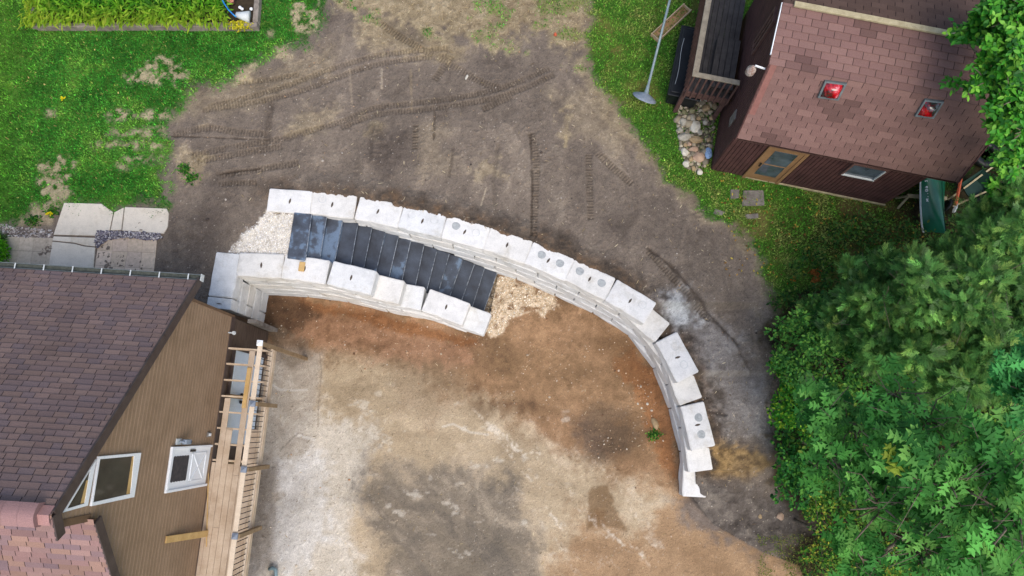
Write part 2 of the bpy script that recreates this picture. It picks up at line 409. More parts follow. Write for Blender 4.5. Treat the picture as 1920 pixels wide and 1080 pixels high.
def gnd(px, py):
    z = 2.2
    for _ in range(4):
        p = at(px, py, z); z = float(ground_z([p.x], [p.y])[0])
    return at(px, py, z)
def up(px, py):                                # the upper yard's own surface
    z = 2.2
    for _ in range(5):
        p = at(px, py, z); z = float(zup(np.array([p.x]), np.array([p.y]))[0])
    return at(px, py, z)
def pit(px, py):
    z = .1
    for _ in range(4):
        p = at(px, py, z); z = float(zpit(np.array([p.x]), np.array([p.y]))[0])
    return at(px, py, z)
def P2(l, f=up): return [f(*p) for p in l]
STEP = .0225
gx = np.concatenate([[-90, -60, -40, -28, -21, -18.5], np.arange(-16.5, 16.5+.001, STEP), [18.5, 21, 28, 40, 60, 90]])
gy = np.concatenate([[-90, -50, -25, -12, -7.5], np.arange(-5.0, 13.6, STEP), [15, 18, 24, 40, 60, 90]])
GX, GY = np.meshgrid(gx, gy); X, Y = GX.ravel(), GY.ravel()
IN_PIT = sdist(PIT, X, Y) < 0
Z = ground_z(X, Y)
n1 = fbm(X, Y, .7, 5, 1); n2 = fbm(X, Y, 2.2, 5, 2); n3 = fbm(X, Y, 7, 4, 3); n4 = fbm(X, Y, 16, 2, 4)
ns = fbm(X*1.0, Y*.16, 5.0, 4, 5)              # north-south scrape marks
nd = fbm((X+Y)*.7, (X-Y)*.15, 3.0, 4, 6)
wx, wy = fbm(X, Y, .5, 3, 61)*3, fbm(X, Y, .5, 3, 62)*3
nq = fbm(X*1.6+wx, Y*.45+wy, 2.6, 5, 63)         # drifting scrape marks
np_ = .5+(.45*fbm(X+wx*.6, Y+wy*.6, .8, 5, 64)+.35*fbm(X*.5+wx, Y*1.4+wy, 1.5, 5, 65)+.2*n2-.5)*1.0
col = np.zeros((len(X), 3))
def setc(w, c): 
    global col
    c = np.asarray(c); col = col*(1-w[:, None])+(c if c.ndim == 2 else c[None])*w[:, None]
def ramp(t, stops):
    xs = [s[0] for s in stops]; cs = np.array([C(*s[1]) for s in stops])
    return np.stack([np.interp(t, xs, cs[:, k]) for k in range(3)], -1)
def reg(pxs, f=up, soft=.25, amp=.5, edge=None):
    poly = P2(pxs, f); xs = [p.x for p in poly]; ys = [p.y for p in poly]; m = soft+amp+.1
    k = np.nonzero((X > min(xs)-m) & (X < max(xs)+m) & (Y > min(ys)-m) & (Y < max(ys)+m))[0]
    w = np.zeros(len(X)); s = sdist(poly, X[k], Y[k])
    e = (n2[k]-.5)*1.4+(n3[k]-.5)*.9 if edge is None else edge[k]
    w[k] = sstep(-soft, soft, -s+e*amp); return w
# --- upper yard: scraped grey-brown soil
setc(np.ones(len(X)), ramp(.38*n1+.22*n2+.28*nq+.12*n3, [(.3, (98, 88, 80)), (.44, (118, 107, 98)), (.55, (129, 117, 107)), (.68, (150, 137, 124))]))
tan = ramp(.5*n2+.5*n3, [(.3, (138, 121, 95)), (.5, (160, 144, 116)), (.7, (182, 166, 138))])
for r_, s_, k_ in [([(660, 45), (740, 30), (820, 60), (900, 95), (860, 130), (760, 100), (690, 90)], .3, .75), ([(300, 150), (470, 140), (560, 110), (640, 70), (620, 130), (480, 200), (330, 230)], .3, .35),
               ([(780, 240), (830, 235), (850, 330), (790, 320)], .3, .22), ([(1030, 170), (1130, 150), (1180, 240), (1220, 300), (1150, 290), (1080, 260)], .3, .32), ([(340, 290), (390, 285), (385, 330), (345, 335)], .2, .7),
               ([(690, 225), (730, 220), (720, 250), (690, 250)], .15, .6), ([(1040, 190), (1070, 200), (1066, 260), (1055, 260)], .1, .6), ([(900, 310), (930, 300), (935, 330), (905, 330)], .12, .5), ([(560, 215), (620, 210), (600, 250), (540, 260)], .2, .45)]:
    setc(reg(r_, up, s_, .6)*k_, tan)
dark = ramp(n3, [(.3, (70, 62, 58)), (.7, (98, 88, 82))])
for r_, k_ in [([(695, 240), (770, 240), (780, 300), (720, 330), (690, 290)], .75), ([(720, 40), (790, 55), (800, 85), (740, 75)], .7), ([(840, 45), (880, 55), (880, 72), (845, 68)], .8), ([(600, 30), (640, 10), (650, 40), (610, 60)], .5),
           ([(380, 330), (460, 330), (440, 400), (360, 470), (370, 380)], .45), ([(300, 400), (400, 390), (430, 470), (400, 480), (390, 560), (290, 520)], .5), ([(1130, 400), (1180, 410), (1170, 445), (1130, 430)], .6),
           ([(930, 380), (1000, 400), (1010, 440), (950, 430)], .35), ([(480, 130), (520, 135), (515, 290), (480, 290)], .25), ([(1000, 250), (1110, 260), (1110, 420), (1000, 430)], .18), ([(1180, 350), (1260, 370), (1330, 480), (1240, 450)], .22), ([(840, 100), (1000, 90), (1040, 150), (940, 170)], .35)]:
    setc(reg(r_, up, .25, .55)*k_, dark)
# wet soil right behind the blocks
wb = P2([(496, 352), (668, 365), (760, 378), (920, 420), (1080, 475), (1240, 560), (1330, 690), (1360, 840), (1345, 890), (1300, 880), (1290, 690), (1200, 560), (980, 450), (760, 390), (500, 365)])
s_ = sdist(wb, X, Y); w_ = sstep(.5, -.05, s_+(n2-.5)*.7)*.8*(~IN_PIT)
setc(w_*(1-.35*sstep(-2, -6, X)), ramp(n3, [(.25, (54, 46, 40)), (.5, (78, 66, 56)), (.75, (108, 84, 62))]))
# pale grey dried mud on the right-hand side, with a cement-white puddle
setc(reg([(1230, 560), (1300, 580), (1380, 640), (1440, 700), (1440, 830), (1370, 820), (1340, 720), (1290, 640)], up, .35, .5)*.75, ramp(.6*n2+.4*n3, [(.3, (122, 116, 113)), (.5, (142, 137, 135)), (.7, (166, 162, 160))]))
pd = reg([(1248, 550), (1282, 545), (1300, 575), (1306, 605), (1270, 622), (1250, 600)], up, .22, .35)
setc(pd*.9, ramp(n3, [(.25, (150, 152, 156)), (.6, (196, 199, 203))]))
setc(reg([(1335, 838), (1420, 835), (1440, 870), (1400, 905), (1335, 890)], up, .2, .5)*.8, ramp(n3, [(.3, (110, 88, 58)), (.7, (172, 142, 96))]))
w_ = reg([(1290, 905), (1400, 900), (1500, 940), (1520, 1000), (1440, 1040), (1340, 1010), (1270, 960)], up, .3, .6)
mudw = w_; setc(w_*.9*(~IN_PIT), ramp(.5*n2+.5*n3, [(.3, (70, 64, 61)), (.5, (100, 93, 89)), (.7, (128, 120, 113))]))
# turf
grass_base = ramp(.6*n2+.4*n3, [(.3, (46, 82, 24)), (.5, (64, 108, 34)), (.7, (88, 124, 46))])
gl = reg([(-200, -120), (640, -120), (615, 0), (600, 50), (575, 80), (540, 92), (480, 120), (440, 148), (395, 165), (352, 180), (345, 205), (318, 215), (312, 260), (305, 300), (312, 345), (317, 388), (200, 386), (120, 378), (85, 398), (20, 416), (-200, 416)], up, .26, .5)
bare = np.zeros(len(X))
for r_, a_ in [([(288, 112), (318, 110), (350, 132), (385, 160), (340, 165), (300, 145)], .5), ([(78, 312), (122, 298), (142, 322), (128, 362), (100, 378), (72, 345)], .5), ([(190, 212), (310, 206), (320, 222), (205, 226)], .25), ([(205, 243), (310, 240), (312, 252), (195, 256)], .22),
           ([(168, 266), (290, 264), (300, 276), (170, 280)], .25), ([(235, 296), (300, 294), (302, 304), (240, 306)], .2), ([(220, 310), (240, 309), (242, 318), (225, 318)], .15), ([(86, 206), (104, 206), (104, 220), (88, 220)], .1), ([(208, 200), (228, 200), (230, 216), (210, 216)], .1),
           ([(60, 385), (110, 370), (100, 420), (40, 420)], .25), ([(235, 140), (300, 138), (300, 158), (240, 158)], .3), ([(500, 58), (512, 58), (512, 70), (500, 70)], .08), ([(555, 20), (600, 0), (590, 70), (560, 60)], .45), ([(515, 85), (540, 80), (545, 105), (515, 110)], .3), ([(440, 125), (480, 115), (470, 150), (440, 155)], .3)]:
    bare = np.maximum(bare, reg(r_, up, .12, a_))
gl = gl*(1-.8*bare*sstep(.36, .62, n3+.08))
gt = reg([(610, -120), (1130, -120), (1110, 60), (1080, 110), (1010, 70), (930, 90), (840, 70), (760, 50), (690, 25), (630, 15)], up, .3, .9)
gr = reg([(1112, -120), (1500, -120), (2100, -120), (2100, 700), (1460, 640), (1448, 590), (1436, 520), (1425, 468), (1400, 450), (1335, 402), (1290, 365), (1255, 338), (1225, 300), (1195, 250), (1150, 195), (1118, 145), (1098, 90), (1106, 40)], up, .2, .45)
frg = reg([(1095, -120), (2100, -120), (2100, 760), (1445, 640), (1430, 540), (1412, 485), (1380, 460), (1320, 410), (1250, 350), (1200, 300), (1130, 220), (1085, 130), (1080, 40)], up, .25, .6)
setc(np.maximum(frg-gr, 0)*.5, tan)
setc(gt*.85, tan); setc(bare*.75, ramp(n3, [(.3, (168, 148, 120)), (.7, (200, 182, 152))]))
gtg = gt*sstep(.5, .68, .6*n2+.4*n1)           # green survivors in the dry strip
setc(gtg*.55, C(104, 116, 54)); setc(gl, grass_base)
setc(gr, ramp(.5*n1+.5*n2, [(.32, (126, 112, 66)), (.46, (92, 108, 44)), (.6, (62, 100, 32))]))
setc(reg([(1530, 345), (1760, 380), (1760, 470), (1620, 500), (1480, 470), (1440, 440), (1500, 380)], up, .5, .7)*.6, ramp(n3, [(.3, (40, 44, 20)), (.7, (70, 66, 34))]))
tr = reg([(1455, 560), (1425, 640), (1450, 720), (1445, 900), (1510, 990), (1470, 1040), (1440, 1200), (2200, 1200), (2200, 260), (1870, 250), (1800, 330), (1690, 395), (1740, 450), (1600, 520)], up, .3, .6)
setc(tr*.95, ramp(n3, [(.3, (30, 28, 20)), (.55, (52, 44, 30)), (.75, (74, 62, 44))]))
# --- pit
IP = IN_PIT.astype(float)
setc(IP, ramp(.75*np_+.25*n3, [(.3, (110, 86, 64)), (.45, (136, 108, 80)), (.55, (152, 121, 91)), (.7, (178, 144, 110))]))
def regp(p, soft=.35, amp=.7, edge=None): return reg(p, pit, soft, amp, edge)*IP
setc(regp([(960, 1000), (1080, 900), (1260, 900), (1400, 980), (1560, 1100), (1560, 1200), (900, 1200)], .5, .6)*.8, ramp(np_, [(.3, (150, 122, 92)), (.55, (174, 145, 112)), (.75, (192, 164, 130))]))
setc(regp([(500, 690), (640, 660), (760, 680), (850, 740), (960, 780), (1060, 850), (1150, 900), (1250, 940), (1200, 990), (1080, 960), (1040, 1060), (1050, 1200), (440, 1200)], .5, .8)*.8, ramp(np_, [(.3, (158, 142, 116)), (.5, (184, 168, 140)), (.7, (208, 192, 166))]))
setc(regp([(570, 760), (700, 800), (690, 880), (660, 980), (680, 1090), (440, 1200), (500, 830)], .4, .7)*.75, ramp(.7*np_+.3*n3, [(.3, (190, 182, 166)), (.7, (216, 210, 198))]))
setc(regp([(500, 648), (604, 660), (596, 760), (580, 850), (560, 980), (540, 1060), (455, 1100), (470, 880)], .18, .2)*.75, ramp(.75*np_+.25*n3, [(.3, (146, 137, 126)), (.55, (172, 163, 150)), (.75, (200, 194, 184))]))
setc(regp([(515, 870), (600, 850), (610, 1000), (560, 1075), (500, 1060)], .3, .7)*.55, ramp(.7*np_+.3*n3, [(.3, (186, 184, 180)), (.7, (224, 224, 222))]))
setc(regp([(470, 870), (520, 870), (510, 1060), (460, 1080)], .12, .25)*.65, ramp(.7*np_+.3*n3, [(.3, (112, 102, 90)), (.7, (142, 132, 120))]))
setc(regp([(720, 640), (840, 630), (880, 720), (820, 790), (740, 760)], .4, .8)*.6, ramp(.7*np_+.3*n3, [(.3, (118, 100, 78)), (.7, (150, 130, 104))]))
setc(regp([(690, 862), (735, 862), (760, 880), (860, 872), (960, 905), (985, 965), (1010, 1010), (1010, 1160), (750, 1160), (720, 1020), (688, 985), (676, 925)], .42, .75)*(.78+.2*sstep(.35, .6, nd)), ramp(.7*np_+.3*nd, [(.28, (78, 72, 64)), (.45, (102, 95, 85)), (.58, (124, 114, 100)), (.72, (176, 162, 140))]))
setc(regp([(1105, 925), (1120, 912), (1140, 908), (1150, 945), (1172, 992), (1140, 988), (1102, 990)], .07, .15)*.7, C(108, 80, 50))
setc(regp([(1080, 780), (1130, 760), (1190, 800), (1180, 850), (1110, 850), (1075, 820)], .3, .6)*.85, ramp(.7*np_+.3*n3, [(.3, (72, 60, 52)), (.7, (104, 88, 74))]))
setc(regp([(930, 640), (1060, 660), (1200, 700), (1250, 860), (1190, 880), (1100, 780), (960, 740), (900, 680)], .4, .9)*.32, ramp(.7*np_+.3*n3, [(.3, (92, 74, 50)), (.7, (126, 102, 72))]))
setc(regp([(500, 560), (700, 585), (880, 635), (900, 690), (760, 680), (620, 650), (520, 640)], .3, .6)*.75, ramp(.75*np_+.25*n3, [(.3, (122, 90, 66)), (.5, (152, 116, 90)), (.7, (178, 142, 114))]))
setc(regp([(560, 562), (720, 590), (890, 640), (880, 650), (700, 608), (560, 580)], .1, .25)*.8, ramp(.7*np_+.3*n3, [(.3, (104, 68, 40)), (.7, (146, 100, 62))]))
setc(regp([(500, 552), (560, 560), (600, 590), (560, 620), (500, 640), (492, 600)], .15, .4)*.85, ramp(.7*np_+.3*n3, [(.3, (48, 40, 34)), (.6, (88, 66, 48)), (.8, (130, 84, 50))]))
setc(regp([(1190, 650), (1225, 690), (1262, 780), (1278, 900), (1255, 910), (1235, 840), (1200, 740), (1150, 680)], .15, .5)*.75, ramp(.7*np_+.3*n3, [(.3, (110, 74, 46)), (.6, (150, 102, 64)), (.8, (170, 126, 86))]))
setc(regp([(1130, 610), (1190, 650), (1180, 700), (1120, 660)], .2, .5)*.5, C(110, 84, 58))
setc(regp([(500, 612), (580, 640), (585, 668), (550, 690), (500, 650)], .12, .4)*.6, ramp(.7*np_+.3*n3, [(.3, (84, 74, 62)), (.7, (132, 116, 96))]))
wl_ = regp([(840, 760), (1000, 820), (1120, 880), (1180, 940), (1240, 1060), (1080, 1060), (980, 900)], .4, .6)*sstep(.56, .75, nd+.25*(n4-.5))
setc(wl_*.7, C(214, 204, 186))
wl_ = regp([(520, 700), (1080, 780), (1040, 1080), (500, 1080)], .4, .4)*sstep(.64, .8, fbm(X*.8, Y*1.2, 3.4, 4, 31))
setc(wl_*.5, C(206, 198, 182))
for pl, wd, cc in [([(513, 722), (522, 730), (540, 732), (575, 731)], .03, (212, 206, 196)), ([(556, 815), (590, 825)], .035, (222, 218, 210)), ([(600, 665), (603, 700), (597, 760), (596, 800)], .02, (128, 114, 98)), ([(525, 845), (550, 820), (560, 812)], .02, (120, 112, 100)), ([(830, 800), (850, 795), (880, 810), (915, 815)], .03, (214, 206, 190))]:
    q = P2(pl, pit); w = np.zeros(len(X))
    for a, b in zip(q, q[1:]):
        ex, ey = b.x-a.x, b.y-a.y; tt = np.clip(((X-a.x)*ex+(Y-a.y)*ey)/(ex*ex+ey*ey), 0, 1)
        w = np.maximum(w, sstep(wd*1.6, wd*.5, np.hypot(X-a.x-tt*ex, Y-a.y-tt*ey)+(n4-.5)*.03))
    setc(w*IP*.5, C(*cc))
setc(mudw*.85*IP, ramp(.75*np_+.25*n3, [(.3, (70, 64, 61)), (.5, (100, 93, 89)), (.7, (128, 120, 113))]))
# cream gravel beds at both ends of the steps
gv1 = reg([(505, 396), (555, 398), (545, 484), (428, 474), (452, 445), (480, 425), (496, 408)], up, .08, .25)*(~IN_PIT)
setc(gv1, ramp(n4, [(.2, (212, 202, 188)), (.8, (238, 232, 222))]))
gv2 = reg([(925, 512), (965, 528), (1020, 550), (1050, 572), (1020, 580), (980, 572), (958, 598), (925, 628), (900, 600)], pit, .1, .45)
setc(gv2*sstep(.3, .52, n3+.1), ramp(n4, [(.2, (180, 158, 128)), (.8, (222, 204, 178))]))
# --- tyre tracks pressed into the soil
tracks = [([(390, 200), (470, 181), (540, 160), (620, 130), (700, 106), (770, 96), (840, 90)], .15), ([(380, 207), (470, 193), (560, 172), (640, 142), (720, 118), (838, 104)], .15),
          ([(540, 255), (640, 228), (700, 203), (780, 193), (870, 181), (950, 162), (1030, 128)], .15), ([(640, 240), (705, 215), (790, 206), (880, 193), (950, 178), (1040, 140)], .15),
          ([(325, 252), (390, 240), (440, 247), (500, 252)], .19), ([(360, 292), (440, 275), (520, 262), (590, 243)], .17), ([(370, 302), (450, 288), (530, 274)], .18), ([(405, 330), (470, 320), (560, 305)], .17), ([(410, 345), (480, 342)], .15),
          ([(715, 45), (760, 75), (830, 112), (900, 152), (935, 165)], .19), ([(996, 250), (1006, 300), (1004, 350), (1000, 445)], .19), ([(1110, 275), (1150, 315), (1185, 345)], .19), ([(1104, 290), (1108, 410)], .17),
          ([(846, 105), (815, 150)], .19), ([(905, 205), (960, 180)], .17), ([(450, 155), (500, 150), (560, 140)], .14), ([(1215, 470), (1270, 530), (1330, 600)], .16), ([(780, 235), (778, 280)], .15)]
trk = np.zeros(len(X)); tread = np.zeros(len(X))
for pl, wd in tracks:
    q = P2(pl); acc = 0
    sm = resample(q); q = sm[::6]+[sm[-1]]
    for a, b in zip(q, q[1:]):
        ex, ey = b.x-a.x, b.y-a.y; L = math.hypot(ex, ey)
        if L < 1e-4: continue
        k = np.nonzero((X > min(a.x, b.x)-.4) & (X < max(a.x, b.x)+.4) & (Y > min(a.y, b.y)-.4) & (Y < max(a.y, b.y)+.4))[0]
        tt = ((X[k]-a.x)*ex+(Y[k]-a.y)*ey)/(L*L); cr = ((X[k]-a.x)*ey-(Y[k]-a.y)*ex)/L
        inside = (tt >= -.02) & (tt < 1.02)
        w = sstep(wd/2+.02, wd/2-.02, np.abs(cr))*inside*sstep(.12, .4, n2[k]+.1*n3[k])
        bars = (np.sin(2*math.pi*(acc+tt*L)/.078) > .15)*1.0
        upd = w > trk[k]; tread[k[upd]] = bars[upd]; trk[k] = np.maximum(trk[k], w); acc += L
trk *= (1-np.clip(gl+gr, 0, 1)*.7)*(1-IP)
trk *= .45+.55*sstep(.32, .58, .6*n2+.4*n3+.1)
setc(trk*.85, col*(1.01-.40*tread[:, None])*np.array([.97, .95, .91]))
Z = Z-trk*(.012+.02*tread)
for pl, wd, cc, k_ in [([(322, 255), (400, 258), (500, 262)], .022, (74, 64, 56), .7), ([(405, 328), (445, 321), (487, 316)], .022, (66, 56, 48), .8), ([(995, 252), (998, 340), (997, 442)], .03, (70, 62, 56), .7), ([(815, 210), (813, 262)], .03, (74, 66, 58), .6), ([(716, 130), (716, 165)], .03, (190, 176, 156), .6),
        ([(770, 130), (772, 205)], .03, (150, 134, 112), .5), ([(902, 385), (912, 352)], .02, (186, 172, 150), .6), ([(655, 130), (660, 195)], .03, (168, 152, 132), .5), ([(1060, 255), (1062, 262), (1060, 275)], .05, (182, 164, 128), .6), ([(850, 280), (842, 330)], .04, (80, 70, 62), .5), ([(800, 300), (792, 345)], .03, (156, 142, 124), .5), ([(508, 196), (500, 268)], .09, (84, 74, 66), .55), ([(1215, 465), (1262, 500), (1320, 570), (1385, 645)], .03, (62, 54, 50), .6), ([(1300, 755), (1330, 772), (1362, 778)], .03, (70, 62, 58), .6), ([(935, 270), (925, 340), (930, 400)], .05, (100, 90, 80), .4)]:
    q = P2(pl); w = np.zeros(len(X))
    for a, b in zip(q, q[1:]):
        ex, ey = b.x-a.x, b.y-a.y; tt = np.clip(((X-a.x)*ex+(Y-a.y)*ey)/(ex*ex+ey*ey), 0, 1)
        w = np.maximum(w, sstep(wd*1.5, wd*.4, np.hypot(X-a.x-tt*ex, Y-a.y-tt*ey)+(n3-.5)*.06))
    w = w*sstep(.25, .5, n2+.1)*(1-IP); setc(w*k_, C(*cc)); Z = Z-w*.02*(cc[0] < 120)
# lumps of the soil
soil = (1-np.clip(gl+gr, 0, 1))
Z = Z+np.where(IN_PIT, .35, 1)*soil*((n2-.5)*.05+(n3-.5)*.035+(n4-.5)*.015)+(1-soil)*(n2-.5)*.05
clods = sstep(.62, .72, n4)*sstep(.45, .7, n2)*soil
Z = Z+clods*.018*np.where(IN_PIT, .5, 1)
ridge_px = P2([(1215, 465), (1260, 500), (1320, 570), (1385, 645), (1410, 700)])
for a, b in zip(ridge_px, ridge_px[1:]):
    ex, ey = b.x-a.x, b.y-a.y; tt = np.clip(((X-a.x)*ex+(Y-a.y)*ey)/(ex*ex+ey*ey), 0, 1)
    dd = np.hypot(X-a.x-tt*ex, Y-a.y-tt*ey); sg = (X-a.x)*ey-(Y-a.y)*ex
    Z = Z-.05*sstep(.10, 0, dd+(n3-.5)*.08)
sp_ = np.minimum(sdist(PIT, X, Y), sdist(RAMP, X, Y)); hump = sstep(.27, .40, sp_+(n3-.5)*.16+(n2-.5)*.08)*(1-sstep(.55, 1.0, sp_))*.11*(sp_ > 0)*sstep(-5.7, -4.9, X)*sstep(A_END-.05, A_END+.15, Y)
hump *= 1-np.clip(gv1*2, 0, 1); Z = Z+hump
gr_ = rng.normal(0, 1, len(X)); col = col*np.exp(gr_*np.where(IN_PIT, .06, .085)+.16*(n4-.5)+.10*(n3-.5)*soil)[:, None]
col = col*np.where(IN_PIT[:, None], np.array([1.13, 1.12, 1.11]), 1+soil[:, None]*np.array([.0, -.01, -.07]))
outw = ((np.abs(X) > 16.55) | (Y > 13.62) | (Y < -5.05)).astype(float); setc(outw, C(74, 112, 42))
spk = (rng.random(len(X)) < .004)*soil; setc(spk*.6, C(205, 192, 172))
spk = (rng.random(len(X)) < .012)*soil; setc(spk*.5, C(58, 48, 42))
Z = Z+gr_*.0035*soil
nx, ny = len(gx), len(gy)
I = np.arange(nx*ny).reshape(ny, nx)
F = np.stack([I[:-1, :-1], I[:-1, 1:], I[1:, 1:], I[1:, :-1]], -1).reshape(-1, 4)
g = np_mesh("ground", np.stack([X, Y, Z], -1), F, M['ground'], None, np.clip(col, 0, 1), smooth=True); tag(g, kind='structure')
def interp_grid(A, px, py):
    i = np.clip(np.searchsorted(gy, py)-1, 0, ny-2); j = np.clip(np.searchsorted(gx, px)-1, 0, nx-2); return A[i*nx+j]
GRASSW = np.clip(np.maximum(np.maximum(gl, gr*(.35+.65*sstep(.36, .52, .5*n1+.5*n2))), gtg*.6), 0, 1)*(1-tr)

# ------------------------------------------------------------------ grass blades (stuff)
def make_grass():
    n = 760000
    gxr = rng.uniform(-15.5, 15.5, n); gyr = rng.uniform(-1, 13.4, n)
    w = interp_grid(GRASSW, gxr, gyr); k = rng.random(n) < w**1.4; gxr, gyr = gxr[k], gyr[k]
    z = interp_grid(Z, gxr, gyr); n = len(gxr)
    a = fbm(gxr, gyr, 1.1, 4, 11); b = fbm(gxr, gyr, 5, 3, 12); r = .6*a+.4*b
    left = gxr < 0
    cL = ramp(r+rng.normal(0, .05, n), [(.3, (38, 104, 28)), (.45, (58, 140, 42)), (.55, (84, 158, 52)), (.68, (120, 174, 64))])
    cR = ramp(r+rng.normal(0, .06, n), [(.3, (66, 124, 36)), (.45, (92, 150, 48)), (.55, (116, 160, 58)), (.68, (152, 162, 86))])
    c = np.where(left[:, None], cL, cR)
    edge = sstep(-12, -14.3, gxr)[:, None]*.5; c = c*(1-edge)+np.array(C(112, 156, 40))*edge
    pick = rng.random(n); c[(pick < .015) & left] = np.array(C(160, 180, 80)); c[pick > .985] = np.array(C(180, 160, 100))
    c *= np.exp(rng.normal(0, .42, n))[:, None]
    tv = [(-.5, 0, 0), (.5, 0, 0), (.35, .6, .12), (-.35, .6, .12), (0, 1, 0)]
    big = rng.random(n) < .22; S = np.stack([np.where(big, rng.uniform(.022, .04, n), rng.uniform(.010, .02, n)), rng.uniform(.035, .075, n)*(.7+.6*b), rng.uniform(.04, .07, n)], -1)
    tvq = [(-.5, 0, 0), (.5, 0, 0), (.25, 1, 0), (-.25, 1, 0)]
    o = scatter("lawn_grass", tvq, [(0, 1, 2, 3)], np.stack([gxr, gyr, z-.004], -1), rng.uniform(0, 6.283, n), rng.uniform(.25, 1.15, n), rng.normal(0, .3, n), S, c, M['grass'])
    tag(o, kind='stuff')
make_grass()

# ------------------------------------------------------------------ pebbles (stuff)
def pebbles(name, n, fx, cols, size, wfun):
    xs, ys = fx(n); k = rng.random(len(xs)) < wfun(xs, ys); xs, ys = xs[k], ys[k]; n = len(xs)
    z = interp_grid(Z, xs, ys); s = size[0]*np.exp(rng.normal(0, size[1], n))
    S = np.stack([s, s*rng.uniform(.6, 1, n), s*rng.uniform(.4, .8, n)], -1)
    o = scatter(name, ICO[0], ICO[1], np.stack([xs, ys, z+s*.15], -1), rng.uniform(0, 6.28, n), rng.normal(0, .3, n), rng.normal(0, .3, n), S, pal(n, cols), M['pebble'])
    return tag(o, kind='stuff')
def box_of(pxs, f):
    q = P2(pxs, f); x0, x1 = min(p.x for p in q), max(p.x for p in q); y0, y1 = min(p.y for p in q), max(p.y for p in q)
    return lambda n: (rng.uniform(x0, x1, n), rng.uniform(y0, y1, n))
pebbles("landing_gravel", 7000, box_of([(425, 390), (560, 490)], up), [(246, 243, 238), (234, 228, 220), (220, 212, 202), (252, 250, 247)], (.010, .3), lambda x, y: interp_grid(gv1, x, y))
pebbles("landing_gravel", 6500, box_of([(895, 505), (1110, 640)], pit), [(228, 212, 186), (206, 186, 156), (186, 160, 126), (240, 232, 216)], (.015, .3), lambda x, y: interp_grid(gv2*(.35+.65*sstep(.4, .55, n3)), x, y))
wp = IP*np.maximum(regp([(500, 560), (900, 640), (1180, 640), (1280, 900), (1240, 940), (900, 740), (600, 660)], .3, .5), .05)
pebbles("loose_pit_stones", 4600, box_of([(490, 560), (1300, 1080)], pit), [(198, 178, 152), (184, 152, 120), (160, 122, 90), (214, 200, 180), (112, 84, 62)], (.013, .5), lambda x, y: interp_grid(wp*sstep(.40, .58, n2), x, y)*1.0)
ws = (1-np.clip(gl+gr+tr, 0, 1))*(1-IP)
pebbles("loose_yard_stones", 4200, box_of([(300, 20), (1500, 1000)], up), [(150, 138, 124), (190, 180, 166), (96, 84, 74), (70, 60, 54), (170, 140, 110)], (.011, .5), lambda x, y: interp_grid(ws*sstep(.38, .6, n2), x, y)*.9)
ORD = ['first', 'second', 'third', 'fourth', 'fifth', 'sixth', 'seventh', 'eighth', 'ninth', 'tenth', 'eleventh', 'twelfth', 'thirteenth', 'fourteenth', 'fifteenth', 'sixteenth', 'seventeenth', 'eighteenth']

# ------------------------------------------------------------------ precast wall blocks
def block_mesh(name, L, seed, mat, D=BD, Hh=BH-.006, bev=.02):
    """front face at y=0, body towards +y, top at z=0"""
    bm = bmesh.new(); bmesh.ops.create_cube(bm, size=1)
    bmesh.ops.scale(bm, vec=(L-.03, D, Hh), verts=bm.verts); bmesh.ops.translate(bm, vec=(0, D/2, -Hh/2), verts=bm.verts)
    bmesh.ops.bevel(bm, geom=list(bm.edges), offset=bev, segments=2, affect='EDGES')
    bmesh.ops.subdivide_edges(bm, edges=[e for e in bm.edges if e.calc_length() > .25], cuts=7, use_grid_fill=True)
    for v in bm.verts:
        p = v.co*3.1+Vector((seed*7.1, seed*3.3, 0)); q = v.co*9+Vector((seed*2.7, 5, 1))
        a = .012 if v.co.y > .05 else (.03 if bev > .015 else .016)
        v.co += Vector((mnoise.noise(p)*.006, (mnoise.noise(p+Vector((9, 0, 0)))+.6*mnoise.noise(q))*(a if v.co.y < .1 else .008), mnoise.noise(q)*.004))
    bmesh.ops.triangulate(bm, faces=[f for f in bm.faces if len(f.verts) > 4])
    me = bpy.data.meshes.new(name); bm.to_mesh(me); bm.free(); me.materials.append(mat)
    return me
BM = [block_mesh("wall_block", BL, i, M[['block', 'block_c', 'block', 'block_b'][i % 4]]) for i in range(6)]
BMF = [block_mesh("wall_block", BL, 20+i, M[['block_b', 'block_b', 'block_c'][i % 3]], bev=.014) for i in range(4)]
BHALF = block_mesh("wall_block", BL/2, 40, M['block_b'], bev=.014)
def flat_mesh(name, pts, h):
    me = bpy.data.meshes.new(name); n = len(pts)
    me.from_pydata([(x, y, h) for x, y in pts]+[(x*1.04, y*1.04, -.02) for x, y in pts], [], [tuple(range(n))]+[(i, n+i, n+(i+1) % n, (i+1) % n) for i in range(n)]); return me
slot_me = flat_mesh("lifting_slot", [(.028*math.cos(a)*(1-.35*abs(math.sin(a))), .075*math.sin(a)) for a in [2*math.pi*k/16 for k in range(16)]], .004); slot_me.materials.append(M['slot'])  # flat plate; the recess's shade is put into its dark colour
knob_me = flat_mesh("cement_patch", [(.105*math.cos(a)*(1+.06*math.sin(3*a)), .105*math.sin(a)*(1+.05*math.cos(2*a))) for a in [2*math.pi*k/24 for k in range(24)]], .004); knob_me.materials.append(M['wet_patch'])
knobr_me = bpy.data.meshes.new("cast_ring")
_v = []; _f = []
for k in range(24):
    a = 2*math.pi*k/24
    for r_, z_ in ((.085, .002), (.095, .009), (.105, .002)): _v.append((r_*math.cos(a), r_*math.sin(a), z_))
for k in range(24):
    for j in range(2): _f.append((3*k+j, 3*((k+1) % 24)+j, 3*((k+1) % 24)+j+1, 3*k+j+1))
knobr_me.from_pydata(_v, [], _f); knobr_me.materials.append(M['block_b'])
